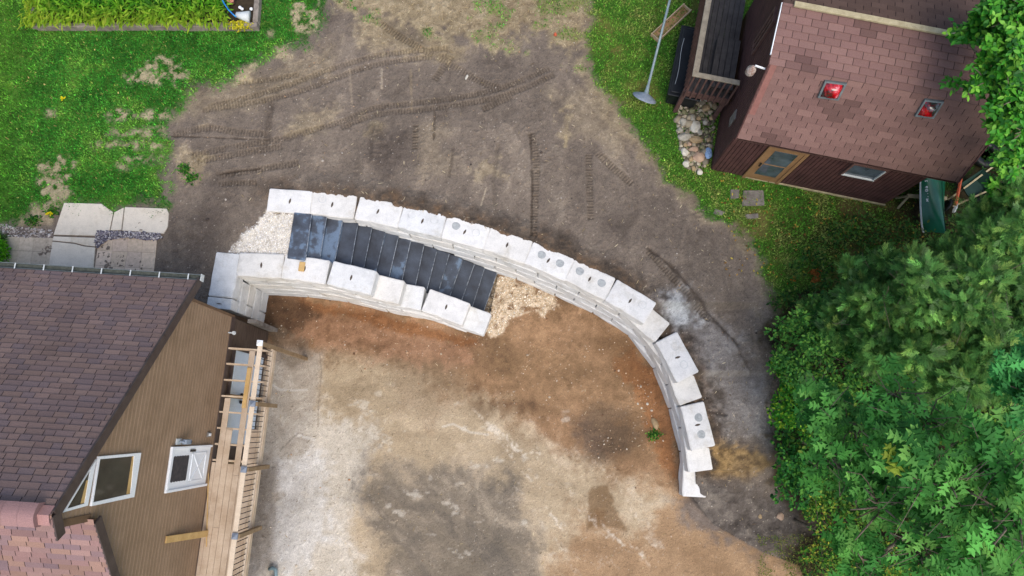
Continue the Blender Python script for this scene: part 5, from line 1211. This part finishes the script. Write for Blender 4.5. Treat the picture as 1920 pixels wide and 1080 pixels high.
# ------------------------------------------------------------------ walkway north of the house
def slab(pxs, name, mat, h=.03, colr=None):
    q = [at(*p, GZ+h) for p in pxs]; mb = MB(); mb.poly(q[::-1], (0, 0, .1)); return tag(mb.build(name, mat, loc=sum(q, Vector())/len(q), bevel=.008), kind='structure')
slab([(120, 380), (190, 382), (212, 398), (205, 432), (188, 434), (180, 442), (100, 440)], "path", M['path'], .035)
slab([(214, 398), (232, 389), (227, 431), (207, 432)], "path", M['path'], .034)
slab([(234, 388), (312, 391), (316, 400), (314, 425), (306, 438), (260, 434), (229, 432)], "path", M['path'], .032)
slab([(100, 443), (180, 446), (178, 462), (158, 460), (140, 455), (98, 451)], "path", M['path'], .034)
slab([(98, 453), (139, 457), (157, 462), (178, 464), (174, 512), (90, 505)], "path", M['path'], .035)
mb = MB(); mb.cur = None
pr = random.Random(4)
def paver_rows(rows, cols_, base):
    for r0, r1 in zip(rows, rows[1:]):
        for k in range(len(r0)-1):
            q = [at(*p, GZ+.02) for p in (r0[k], r0[k+1], r1[k+1], r1[k])]; c_ = sum(q, Vector())/4
            q = [c_+(p-c_)*.985 for p in q]; mb.cur = mul(C(*pr.choice(base)), pr.uniform(.92, 1.06)); mb.poly(q[::-1], (0, 0, .05))
B1 = [(218, 196, 170), (224, 202, 178), (212, 190, 168)]
paver_rows([[(184, 446), (212, 446), (240, 446), (268, 446), (294, 448)], [(182, 470), (210, 471), (239, 472), (266, 473), (292, 474)], [(178, 497), (206, 499), (234, 501), (262, 502), (289, 504)], [(174, 522), (202, 524), (230, 527), (258, 529), (285, 530)]], 4, B1)
paver_rows([[(-8, 444), (15, 444), (38, 444), (64, 445), (92, 446), (99, 446)], [(-10, 468), (10, 469), (34, 470), (60, 471), (88, 473), (96, 473)], [(-12, 500), (8, 500), (30, 500), (56, 501), (84, 503), (92, 503)]], 5, [(200, 184, 162), (206, 190, 168)])
pv = mb.build("patio", M['wood_tint']); tag(pv, kind='structure')
w1_ = P2([(184, 433), (300, 437), (305, 446), (290, 452), (240, 446), (205, 450), (184, 465), (178, 455)]); w2_ = P2([(-10, 420), (60, 428), (100, 432), (98, 447), (40, 446), (-10, 440)])
pebbles("walkway_gravel", 3800, box_of([(175, 428), (310, 470)], lambda a, b: at(a, b, GZ)), [(120, 114, 124), (158, 152, 156), (196, 190, 186), (96, 90, 100)], (.02, .3), lambda x, y: (sdist(w1_, x, y) < 0)*1.0).location.z += .03
pebbles("walkway_gravel", 1800, box_of([(-10, 415), (102, 450)], lambda a, b: at(a, b, GZ)), [(180, 168, 158), (150, 140, 136), (206, 198, 190), (120, 110, 104)], (.02, .35), lambda x, y: (sdist(w2_, x, y) < 0)*.7)

# ------------------------------------------------------------------ leaf shapes
oval_v = [(0, 0, 0), (-.22, .25, .04), (-.27, .5, .05), (-.17, .78, .03), (0, 1, -.04), (.17, .78, .03), (.27, .5, .05), (.22, .25, .04), (0, .5, -.02)]
oval_f = [(0, 8, 1), (1, 8, 2), (2, 8, 3), (3, 8, 4), (4, 8, 5), (5, 8, 6), (6, 8, 7), (7, 8, 0)]
lance_v = [(0, 0, 0), (-.13, .3, .03), (-.14, .6, .05), (0, 1, -.05), (.14, .6, .05), (.13, .3, .03)]
lance_f = [(0, 5, 1), (1, 5, 4), (1, 4, 2), (2, 4, 3)]
half = [(.012, .0), (.02, .13), (.07, .20), (.25, .31), (.10, .34), (.085, .41), (.26, .50), (.39, .63), (.13, .59), (.11, .67), (.21, .76), (.29, .89), (.09, .84), (.06, .9), (0, 1.06)]
oak_v = []; oak_f = []
for x, y in half: oak_v += [(0, min(y, .95), -.03*math.sin(y*3)), (x, y, .06*x/.38-.05*y*y), (-x, y, .06*x/.38-.05*y*y)]
for k in range(len(half)-1):
    a, b = 3*k, 3*k+3; oak_f += [(a, a+1, b+1), (a, b+1, b), (a, b, b+2), (a, b+2, a+2)]
spr_v = []; spr_f = []
def _tri(p, d, w, l):
    d = Vector(d).normalized(); s_ = Vector((-d.y, d.x, .15)).normalized()*w; p = Vector(p); b = len(spr_v); spr_v.extend([tuple(p-s_), tuple(p+s_), tuple(p+d*l)]); spr_f.append((b, b+1, b+2))
_tri((0, 0, 0), (0, 1, .1), .014, 1)
for k in range(9):
    y_ = .06+.10*k
    for s_ in (-1, 1):
        q_ = random.uniform(.6, 1.2); l__ = .46*(1-.075*k)+random.uniform(-.05, .06)
        _tri((0, y_, .02*k/7), (s_*q_, .9, random.uniform(-.35, .5)), .024, l__)
        for w_ in (.45, .7): _tri((s_*q_*.66*l__*w_, y_+.62*l__*w_, .05), (s_*random.uniform(-.3, 1.4), 1, random.uniform(-.3, .6)), .019, .16)
def crown(name, lobes, n, tmpl, size, cols, mat, parent, pitch=(.0, .5), whorl=(1, 1), shell=.55, wts=None, var=.18, upbias=.3, sub=7):
    """leaves through the volume of several lobes (site centre, radii); whorls of leaves share a twig end"""
    if sub:
        L2 = []
        for c0, r0 in lobes:
            L2.append((c0, tuple(x*.55 for x in r0)))
            for _ in range(sub):
                d0 = Vector((random.gauss(0, 1), random.gauss(0, 1), random.gauss(.3, .8))).normalized()*random.uniform(.55, 1.05); k0 = random.uniform(.22, .48)
                L2.append((Vector(c0)+Vector((d0.x*r0[0], d0.y*r0[1], d0.z*r0[2])), tuple(x*k0 for x in r0)))
        lobes = L2
    wv = np.array([r[0]*r[1]*r[2] for _, r in lobes])**.75; wv /= wv.sum()
    li = rng.choice(len(lobes), n, p=wv); c = np.array([tuple(l[0]) for l in lobes])[li]; r = np.array([l[1] for l in lobes])[li]
    d = rng.normal(size=(n, 3)); d[:, 2] += upbias; d /= np.linalg.norm(d, axis=1)[:, None]
    rad = rng.uniform(shell, 1.0, n)**.8
    bumps = 1+.35*(fbm(d[:, 0]*2.3+li*3.1, d[:, 1]*2.3+d[:, 2], 1.4, 3, 21)-.5)*2
    P = c+d*r*(rad*bumps)[:, None]
    k = rng.integers(whorl[0], whorl[1]+1, n); idx = np.repeat(np.arange(n), k); m = len(idx)
    off = np.concatenate([np.arange(q) for q in k]); base = rng.uniform(0, 6.283, n)
    yaw = base[idx]+off*6.283/k[idx]+rng.normal(0, .25, m) if whorl[1] > 1 else np.arctan2(-d[:, 0], d[:, 1])[idx]+rng.normal(0, .8, m)
    pt = rng.normal(pitch[0], pitch[1], m); tone = pal(n, cols, wts, var)[idx]*np.exp(rng.normal(0, .10, m))[:, None]*np.array([1.22, 1.14, 1.02])
    scatter(name, tmpl[0], tmpl[1], P[idx]+rng.normal(0, .01, (m, 3)), yaw, pt, rng.normal(0, .3, m), rng.uniform(size[0], size[1], m), tone, mat, parent)
    return P
def tree(name, base, lobes, label, cat, trunk_r=.1, group=None, twigs=None):
    base = Vector(base); t = thing(name, base, label, cat, group)
    cx = sum((Vector(l[0]) for l in lobes), Vector())/len(lobes)
    mb = MB(); top = base.lerp(cx, .75); m1 = base.lerp(top, .5)+Vector((.1, -.06, .1))
    mb.tube([base-Vector((0, 0, .1)), m1, top], [trunk_r, trunk_r*.75, trunk_r*.45], 9)
    for l, r in lobes:
        l = Vector(l); s_ = base.lerp(top, random.uniform(.45, .95)); mm = s_.lerp(l, .5)+Vector((random.uniform(-.15, .15), random.uniform(-.15, .15), .12))
        mb.tube([s_, mm, l], [trunk_r*.4, trunk_r*.26, trunk_r*.12], 6)
        for _ in range(5):
            e = l+Vector((random.uniform(-1, 1)*r[0], random.uniform(-1, 1)*r[1], random.uniform(-.2, .9)*r[2]))*.8
            mb.tube([l.lerp(mm, random.random()*.5), l.lerp(e, .55)+Vector((0, 0, .05)), e], [trunk_r*.13, trunk_r*.09, trunk_r*.05], 5)
    for l, r in lobes if twigs else ():
        for _ in range(twigs):
            e = Vector(l)+Vector((random.uniform(-1, 1)*r[0], random.uniform(-1, 1)*r[1], random.uniform(.2, 1.0)*r[2])); s_ = Vector(l)+Vector((random.uniform(-.6, .6)*r[0], random.uniform(-.6, .6)*r[1], .1)); mm = s_.lerp(e, .5)+Vector((random.uniform(-.06, .06), random.uniform(-.06, .06), .05))
            mb.tube([Vector(l), s_, mm, e], [.012, .009, .007, .004], 4)
    mb.build("trunk", M['bark'], t, smooth=True)
    return t
def lob(px, py, z, rx, ry=None, rz=None): return (at(px, py, z), (rx, ry or rx, rz or rx*.8))
OV_T, LN_T, OK_T, SP_T = (oval_v, oval_f), (lance_v, lance_f), (oak_v, oak_f), (spr_v, spr_f)
jun = [(86, 138, 74), (102, 154, 82), (122, 170, 92), (68, 116, 64), (146, 182, 98), (116, 152, 102)]
jw = [.25, .27, .2, .14, .06, .08]
JT = [((1590, 560), 2.0, [lob(1640, 520, 4.2, .6, .55, .8), lob(1600, 590, 4.0, .65, .55, .7), lob(1545, 600, 3.2, .4, .35, .5), lob(1665, 580, 4.4, .5)], 'feathery juniper nearest the dirt, below the canoe tip', 3300),
      ((1760, 560), 2.0, [lob(1745, 535, 4.8, .6, .5, .7), lob(1700, 570, 5.2, .9, .8, 1.1), lob(1790, 590, 5.4, .9, .8, 1), lob(1730, 640, 4.8, .8, .7, 1), lob(1660, 650, 4.2, .7, .6, .8)], 'dark feathery juniper in the middle of the thicket', 3800),
      ((1870, 520), 2.0, [lob(1850, 470, 5.4, .8, .7, 1), lob(1900, 420, 5.2, .8, .7, 1), lob(1880, 560, 5.8, .9, .8, 1.1), lob(1870, 410, 4.6, .5, .5, .6), lob(1850, 440, 4.2, .35, .3, .4), lob(1930, 500, 5.6, .8)], 'feathery juniper at the right edge, beside the wheelbarrow', 3600),
      ((1840, 690), 1.5, [lob(1830, 670, 5.2, .9, .8, 1), lob(1770, 700, 4.8, .8, .7, .9), lob(1900, 640, 5.6, .9, .8, 1), lob(1920, 720, 5.4, .8)], 'shadowy juniper behind the oak, right edge', 2600)]
for (bp, bz_, lobes, lab, n) in JT:
    b_ = at(*bp, bz_); b_.z = float(zup(np.array([b_.x]), np.array([b_.y]))[0])
    t = tree("juniper", b_, lobes, lab, 'juniper', .09, 'junipers of the thicket', twigs=16)
    crown("crown", lobes, int(n*1.9), SP_T, (.15, .32), jun, M['leaf'], t, (.25, .45), shell=.35, wts=jw, var=.36, sub=10)
def shrub(name, bp, lobes, n, tmpl, size, cols, lab, cat, group, mat='leaf', whorl=(1, 1), tr_=.04, **kw):
    b_ = at(*bp, 1.8); b_.z = float(zup(np.array([b_.x]), np.array([b_.y]))[0]); t = tree(name, b_, lobes, lab, cat, tr_, group)
    crown("crown", lobes, n, tmpl, size, cols, M[mat], t, whorl=whorl, **kw); return t
dkg = [(56, 112, 52), (72, 132, 60), (88, 150, 66), (46, 94, 46), (112, 164, 72)]
shrub("leafy_shrub", (1500, 640), [lob(1480, 620, 3.2, .5), lob(1520, 600, 3.4, .55), lob(1540, 660, 3.5, .6), lob(1460, 670, 2.9, .4), lob(1590, 640, 3.5, .55), lob(1600, 690, 3.6, .5), lob(1500, 690, 3.1, .5)], 3800, OV_T, (.06, .11), dkg, 'dark green round-leaved shrub at the dirt\'s edge beside the junipers', 'shrub', 'shrubs along the dirt edge')
lg = [(48, 116, 36), (66, 138, 42), (88, 152, 48), (36, 92, 34), (130, 170, 50)]
shrub("leafy_shrub", (1480, 720), [lob(1475, 700, 2.7, .4), lob(1470, 750, 2.7, .45), lob(1500, 780, 2.8, .5), lob(1465, 790, 2.4, .3)], 1900, OV_T, (.06, .10), lg, 'bright green shrub spilling over the grey mud, left of the oak top', 'shrub', 'shrubs along the dirt edge')
shrub("leafy_shrub", (1490, 860), [lob(1475, 850, 2.2, .45), lob(1470, 900, 1.9, .4), lob(1510, 900, 2.2, .5), lob(1530, 850, 2.4, .5)], 2000, OV_T, (.07, .12), [(40, 104, 44), (58, 122, 50), (84, 142, 56), (30, 78, 36)], 'broad-leaved shrub beside the stepped wall end', 'shrub', 'shrubs along the dirt edge')
shrub("leafy_shrub", (1540, 990), [lob(1530, 960, 1.8, .5), lob(1570, 1000, 1.9, .6), lob(1620, 1030, 2.0, .6), lob(1540, 1040, 1.4, .5), lob(1680, 1050, 2.2, .7)], 3000, OV_T, (.05, .09), [(52, 108, 36), (76, 130, 44), (106, 146, 54), (38, 84, 32), (150, 158, 60)], 'loose yellow-flecked shrub at the bottom by the tan soil', 'shrub', 'shrubs along the dirt edge')
oak_c = [(66, 130, 58), (80, 148, 68), (98, 166, 80), (50, 106, 48), (122, 182, 92), (150, 176, 66)]
olobes = [lob(1530, 740, 6.6, .5, .5, .5), lob(1590, 790, 7.4, .75), lob(1540, 850, 6.8, .55), lob(1680, 740, 7.8, .6), lob(1660, 850, 8.2, .8), lob(1740, 790, 8.2, .65), lob(1770, 900, 9.2, .9), lob(1650, 950, 8.0, .75), lob(1860, 870, 9.4, .8), lob(1900, 960, 9.6, .8), lob(1800, 1000, 9.0, .85), lob(1720, 1040, 8.2, .75), lob(1900, 1070, 9.0, .8), lob(1620, 1060, 7.2, .6), lob(1590, 900, 7.2, .6)]
ob_ = at(1790, 960, .3); ob_.z = float(zup(np.array([ob_.x]), np.array([ob_.y]))[0])
oak = tree("oak_tree", ob_, olobes, 'oak with large lobed blue-green leaves filling the lower right corner', 'tree', .17, twigs=9)
crown("crown", olobes, 400, OK_T, (.20, .30), oak_c, M['leaf'], oak, (-.08, .22), (4, 7), shell=.25, wts=[.24, .30, .22, .13, .10, .01], upbias=.5, var=.24)
o2 = [lob(1925, 740, 9.6, .45, .55, .5), lob(1945, 700, 9.6, .4)]
b_ = at(1960, 700, 1.0); t = tree("oak_tree", b_, o2, 'oak branch of pale lobed leaves reaching in at the right edge', 'tree', .1)
crown("crown", o2, 60, OK_T, (.18, .26), [(74, 150, 80), (96, 168, 92), (60, 132, 70)], M['leaf'], t, (-.1, .25), (5, 8), shell=.4, upbias=.5)
tlobes = [lob(1900, 40, 8.0, .6), lob(1850, 70, 7.6, .5), lob(1800, 62, 7.3, .3, .22, .2), lob(1880, 120, 7.8, .6), lob(1845, 155, 7.4, .35, .3, .3), lob(1900, 190, 7.6, .5), lob(1870, 230, 7.2, .4, .35, .4), lob(1915, 250, 7.2, .4), lob(1790, 157, 7.0, .15, .12, .12), lob(1905, 300, 6.4, .4), lob(1890, 350, 5.6, .4), lob(1925, 20, 8.2, .6)]
b_ = at(1945, 190, GZ); t = tree("leafy_tree", b_, tlobes, 'bright green broadleaf tree hanging over the shed roof\'s right end', 'tree', .12)
crown("crown", tlobes, 2300, OV_T, (.10, .155), [(48, 118, 32), (62, 138, 38), (86, 158, 48), (34, 92, 28), (110, 172, 60)], M['leaf_glossy'], t, (-.15, .35), (2, 4), shell=.35, upbias=.5)
# low weeds under the trees
def weeds(name, pxs, n, cols, size, f=up, hgt=.3):
    poly = P2(pxs, f); xs, ys = box_of(pxs, f)(n); k = (sdist(poly, xs, ys)+(fbm(xs, ys, 2.2, 3, 41)-.5)*.8 < 0) & (fbm(xs, ys, 1.6, 3, 42) > .38); xs, ys = xs[k], ys[k]; n = len(xs)
    z = interp_grid(Z, xs, ys)+rng.uniform(.02, hgt, n)
    return tag(scatter(name, oval_v, oval_f, np.stack([xs, ys, z], -1), rng.uniform(0, 6.28, n), rng.normal(.1, .4, n), rng.normal(0, .3, n), rng.uniform(size[0], size[1], n), pal(n, cols), M['leaf']), kind='stuff')
weeds("undergrowth", [(1480, 470), (1620, 400), (1740, 440), (1900, 330), (1960, 400), (1960, 700), (1450, 700), (1440, 600)], 14000, [(52, 96, 40), (68, 116, 46), (88, 130, 54), (44, 76, 34), (110, 126, 60)], (.06, .11), hgt=.7)
weeds("undergrowth", [(1450, 700), (1960, 700), (1960, 1090), (1480, 1090), (1560, 1000), (1460, 900)], 26000, [(60, 116, 44), (80, 138, 52), (106, 156, 60), (48, 92, 38), (136, 166, 66)], (.07, .13), hgt=1.8)
weeds("undergrowth", [(1850, 260), (1930, 250), (1950, 420), (1840, 420), (1800, 400)], 1600, [(34, 70, 30), (48, 90, 36), (66, 104, 42)], (.07, .11))
weeds("edge_weeds", [(1425, 1010), (1540, 1000), (1600, 1090), (1420, 1090)], 2600, [(84, 112, 46), (110, 124, 56), (140, 136, 70)], (.025, .05))
weeds("rust_fern", [(1455, 525), (1480, 520), (1485, 545), (1458, 545)], 500, [(170, 98, 34), (190, 120, 40)], (.04, .07))
weeds("rust_fern", [(1508, 508), (1530, 505), (1532, 528), (1510, 530)], 450, [(170, 98, 44), (190, 120, 60)], (.04, .07))

# ------------------------------------------------------------------ planting bed with its timber edge
pz = GZ+.22
bed = thing("planter_bed", at(260, 30, GZ), 'long raised bed with weathered grey timber edges at the top left', 'planter')
q = [at(62, 50, pz), at(482, 50, pz)]
ax = (q[1]-q[0]).normalized(); ay = Vector((-ax.y, ax.x, 0)); Lb = (q[1]-q[0]).length
tf = lambda p: q[0]+ax*p[0]+ay*p[1]+Vector((0, 0, p[2]-.22))
nseg = 3
for k in range(nseg):
    mb = MB(tf); mb.box(Lb*k/nseg+.005, -.0+.01*(k % 2), -.02, Lb*(k+1)/nseg-.005, .13+.01*(k % 2), .21+.01*k); mb.build("edge_timber", M['planter'], bed, bevel=.012)
mb = MB(tf); mb.box(Lb-.14, .15, -.02, Lb-.0, 3.0, .22); mb.build("edge_timber", M['planter'], bed, bevel=.012)
mb = MB(tf); mb.box(-.15, .05, -.02, -.01, 3.0, .19); mb.build("edge_timber", M['planter'], bed, bevel=.012)
mb = MB(tf); mb.poly([(0, .1, .15), (Lb-.1, .1, .15), (Lb-.1, 3, .15), (0, 3, .15)]); mb.build("bed_soil", mat_var('dark_bed_soil', C(46, 38, 28), C(74, 62, 46), 12, .95), bed)
n = 9500; bx_ = rng.uniform(-.35, Lb-.75, n); by2 = rng.uniform(.0, 2.6, n)
k = (bx_ > -.28+.3*rng.random(n)) & (by2 > .05*rng.random(n)); bx_, by2 = bx_[k], by2[k]; n = len(bx_)
P = np.array([tuple(tf((x, y, 0))) for x, y in zip(bx_, by2)]); P[:, 2] = GZ+.30+.16*fbm(P[:, 0], P[:, 1], 2.2, 3, 51)+rng.uniform(-.06, .10, n)
edge_ = np.clip(1-by2/.5, 0, 1)+np.clip(1-(bx_+.2)/.8, 0, 1); edge_ = np.clip(edge_, 0, 1)
yaw = rng.uniform(0, 6.283, n); out_ = rng.random(n) < edge_; yaw = np.where(out_, math.pi+rng.normal(0, .5, n), yaw)
ca = pal(n, [(66, 136, 24), (88, 158, 30), (110, 174, 40), (46, 104, 22), (140, 188, 56)], var=.15); cb = pal(n, [(180, 204, 52), (160, 192, 48), (206, 214, 70)], var=.12)
cc_ = ca*(1-.65*edge_[:, None])+cb*.65*edge_[:, None]
bedp = thing("lily_clump", tf((Lb*.45, 1.0, .2)), 'dense yellow-green strap-leaved lilies filling the raised timber bed', 'plants')
scatter("foliage", lance_v, lance_f, P, yaw, rng.normal(.15, .4, n), rng.normal(0, .35, n), np.stack([rng.uniform(.10, .2, n)*1.0, rng.uniform(.14, .28, n), rng.uniform(.1, .2, n)], -1), cc_, M['leaf'], bedp)
# bird bath ornament, pot, hose at the bed's end
p = at(456, 32, GZ+.25)
orn = thing("garden_ornament", p, 'pale blue-grey metal garden scoop lying at the bed\'s right end', 'ornament')
mb = MB(); mb.tube([p+Vector((-.14, -.0, .12)), p+Vector((-.02, -.02, .1)), p+Vector((.2, -.04, .07))], [.07, .1, .16], 14); mb.build("scoop", M['grey_light'], orn, smooth=True)
mb = MB(); mb.lathe(p+Vector((-.145, 0, .125)), [(.02, -.01), (.055, 0), (.055, .01), (.02, .012)], 14, Vector((-1, 0, .5))); mb.build("mouth", M['shade'], orn)
for (px, py), nm in (((450, 14), 'left'), ((454, 17), 'middle'), ((471, 17), 'right')):
    p2 = at(px, py, GZ+.3); mb = MB(); mb.lathe(p2, [(.01, -.03), (.04, -.01), (.045, .01), (.03, .035), (.005, .04)], 10); tag(mb.build("white_stone", M['white'], smooth=True, loc=p2), f"round white stone at the bed's end, {nm} of the three", 'stone', "white stones in the raised bed")
p2 = at(434, 2, GZ+.3); mb = MB(); mb.lathe(p2, [(.05, -.1), (.09, .06), (.1, .09), (.08, .09), (.06, .02)], 14); tag(mb.build("clay_pot", M['pot'], smooth=True, loc=p2), 'small pinkish clay pot among lilies at the top edge', 'pot')
mb = MB(); pts_ = [at(*p, GZ+.5-.02*i) for i, p in enumerate(((414, -6), (420, 6), (428, 18), (436, 26), (443, 32)))]; mb.tube(pts_, .018, 8); tag(mb.build("garden_hose", M['hose'], smooth=True, loc=pts_[2]), 'blue and teal hose lying over the lily leaves', 'hose')
n = 260; a = at(448, 47, GZ+.22); P = np.array([a.x, a.y, a.z])+rng.normal(0, 1, (n, 3))*np.array([.14, .06, .04])
yl_ = thing("yellow_plant", (a.x, a.y, GZ), 'small yellow-leaved plant hanging over the timber corner', 'plant')
scatter("foliage", oval_v, oval_f, P, rng.uniform(0, 6.28, n), rng.normal(0, .4, n), rng.normal(0, .3, n), rng.uniform(.05, .09, n), pal(n, [(206, 196, 40), (226, 214, 60), (170, 180, 44)]), M['leaf'], yl_)
# clipped bush and grass tuft left of the walkway
b_ = at(2, 478, GZ); lobes = [(b_+Vector((0, .0, .25)), (.34, .36, .32))]
t = tree("round_bush", b_, lobes, 'round bright green bush at the left edge by the roof', 'bush', .03); crown("crown", lobes, 1500, LN_T, (.06, .11), [(70, 150, 24), (96, 176, 32), (52, 118, 22), (120, 190, 50)], M['leaf'], t, (.3, .4), shell=.5, sub=0)
b_ = at(4, 452, GZ); n = 120; tft = thing("grass_tuft", b_, 'spiky green tuft at the left edge above the round bush', 'plant')
scatter("foliage", lance_v, lance_f, np.array([tuple(b_)]*n)+rng.normal(0, .03, (n, 3)), rng.uniform(0, 6.28, n), rng.uniform(.2, 1.1, n), rng.normal(0, .2, n), np.stack([np.full(n, .08), rng.uniform(.2, .36, n), np.full(n, .1)], -1), pal(n, [(90, 130, 60), (120, 156, 80), (66, 104, 44)]), M['leaf'], tft)
# small green tufts at the path corner and in the dirt
for i, ((px, py), lab) in enumerate((((100, 398), 'dark green tuft under the yellow flower by the walkway'), ((64, 415), 'pale leafy weed on the bare soil left of the walkway'), ((360, 335), 'green weed tuft in the dirt near the lawn corner'), ((347, 318), 'small weed patch in the dirt beside the lawn'), ((1226, 815), 'bright green weed at the foot of the curved wall'))):
    b_ = gnd(px, py); n = 160; tw = thing("weed", b_, lab, 'weed', 'weeds on bare soil')
    scatter("foliage", oval_v, oval_f, np.array([tuple(b_)]*n)+rng.normal(0, 1, (n, 3))*np.array([.09, .07, .03])+np.array([0, 0, .03]), rng.uniform(0, 6.28, n), rng.normal(.2, .4, n), rng.normal(0, .3, n), rng.uniform(.04, .08, n), pal(n, [(50, 110, 36), (74, 140, 44), (40, 86, 32), (110, 150, 60)]), M['leaf'], tw)
for (px, py), s_, lab in (((98, 400), .07, 'yellow flower beside the walkway corner'), ((123, 188), .06, 'yellow leaf lying alone on the left lawn')):
    b_ = up(px, py)+Vector((0, 0, .1)); n = 7; o = scatter("yellow_flower", oval_v, oval_f, np.array([tuple(b_)]*n)+rng.normal(0, .015, (n, 3)), rng.uniform(0, 6.28, n), rng.normal(0, .3, n), rng.normal(0, .3, n), np.full(n, s_*1.3), np.tile(np.array(C(246, 226, 30)), (n, 1)), M['leaf'], None, wl=tuple(b_)); tag(o, lab, 'flower')
p = up(1041, 66); mb = MB(); mb.lathe(p+Vector((0, 0, .02)), [(.05, 0), (.045, .02), (.02, .09), (.012, .09)], 10); tag(mb.build("marker_cone", M['orange'], smooth=True, loc=p), 'tiny orange marker cone in the dry grass at the top', 'cone')
# larger loose stones on the soil
loose = [((1228, 795), .12, 'tan', 'long brown stone lying at the foot of the curved wall'), ((1462, 968), .13, 'pinkish', 'pale flat stone on the dark mud near the shrubs'), ((1214, 757), .05, 'pale', 'white pebble, largest of three near the wall foot'), ((1196, 757), .035, 'pale', 'white pebble left of two others near the wall foot'), ((1203, 765), .035, 'pale', 'white pebble below two others near the wall foot'), ((1425, 968), .07, 'tan', 'small brown stone on the dark mud'), ((875, 145), .05, 'pale', 'whitish stone standing out in the tracked dirt')]
for i, ((px, py), s_, cn, lab) in enumerate(loose):
    p = gnd(px, py); el = 1.9 if i in (0, 6) else 1.1; me = rock_mesh(200+i, (s_*.8, s_*el*.8, s_*.6)); me.materials.append(RM[cn]); o = bpy.data.objects.new("stone", me); COL.objects.link(o); o.location = p+Vector((0, 0, s_*.15)); o.rotation_euler = (0, 0, random.uniform(-.4, .4)); tag(o, lab, 'stone')
# bits of straw, twigs and fallen leaves
def litter(name, n, fx, w, cols, S, shape=(lance_v, lance_f), zoff=.012):
    xs, ys = fx(n); k = rng.random(n) < w(xs, ys); xs, ys = xs[k], ys[k]; n = len(xs); z = interp_grid(Z, xs, ys)+zoff
    return tag(scatter(name, shape[0], shape[1], np.stack([xs, ys, z], -1), rng.uniform(0, 6.28, n), rng.normal(0, .1, n), rng.normal(0, .1, n), np.stack([rng.uniform(*S[0], n), rng.uniform(*S[1], n), rng.uniform(.02, .05, n)], -1), pal(n, cols), M['leaf']), kind='stuff')
litter("straw_litter", 9000, box_of([(480, 0), (1450, 1080)], up), lambda x, y: interp_grid(np.clip(np.maximum(gt, .8*bare)+.10*(1-IP)+.05*IP, 0, 1)*(1-np.clip(gl+gr, 0, 1)), x, y), [(196, 176, 136), (170, 150, 110), (120, 100, 76), (214, 200, 166)], ((.03, .06), (.05, .16)))
litter("fallen_leaves", 420, box_of([(1350, 330), (1760, 520)], up), lambda x, y: .8+0*x, [(190, 150, 70), (150, 110, 60), (210, 190, 80), (120, 86, 50)], ((.05, .08), (.05, .08)), (oval_v, oval_f), .05)
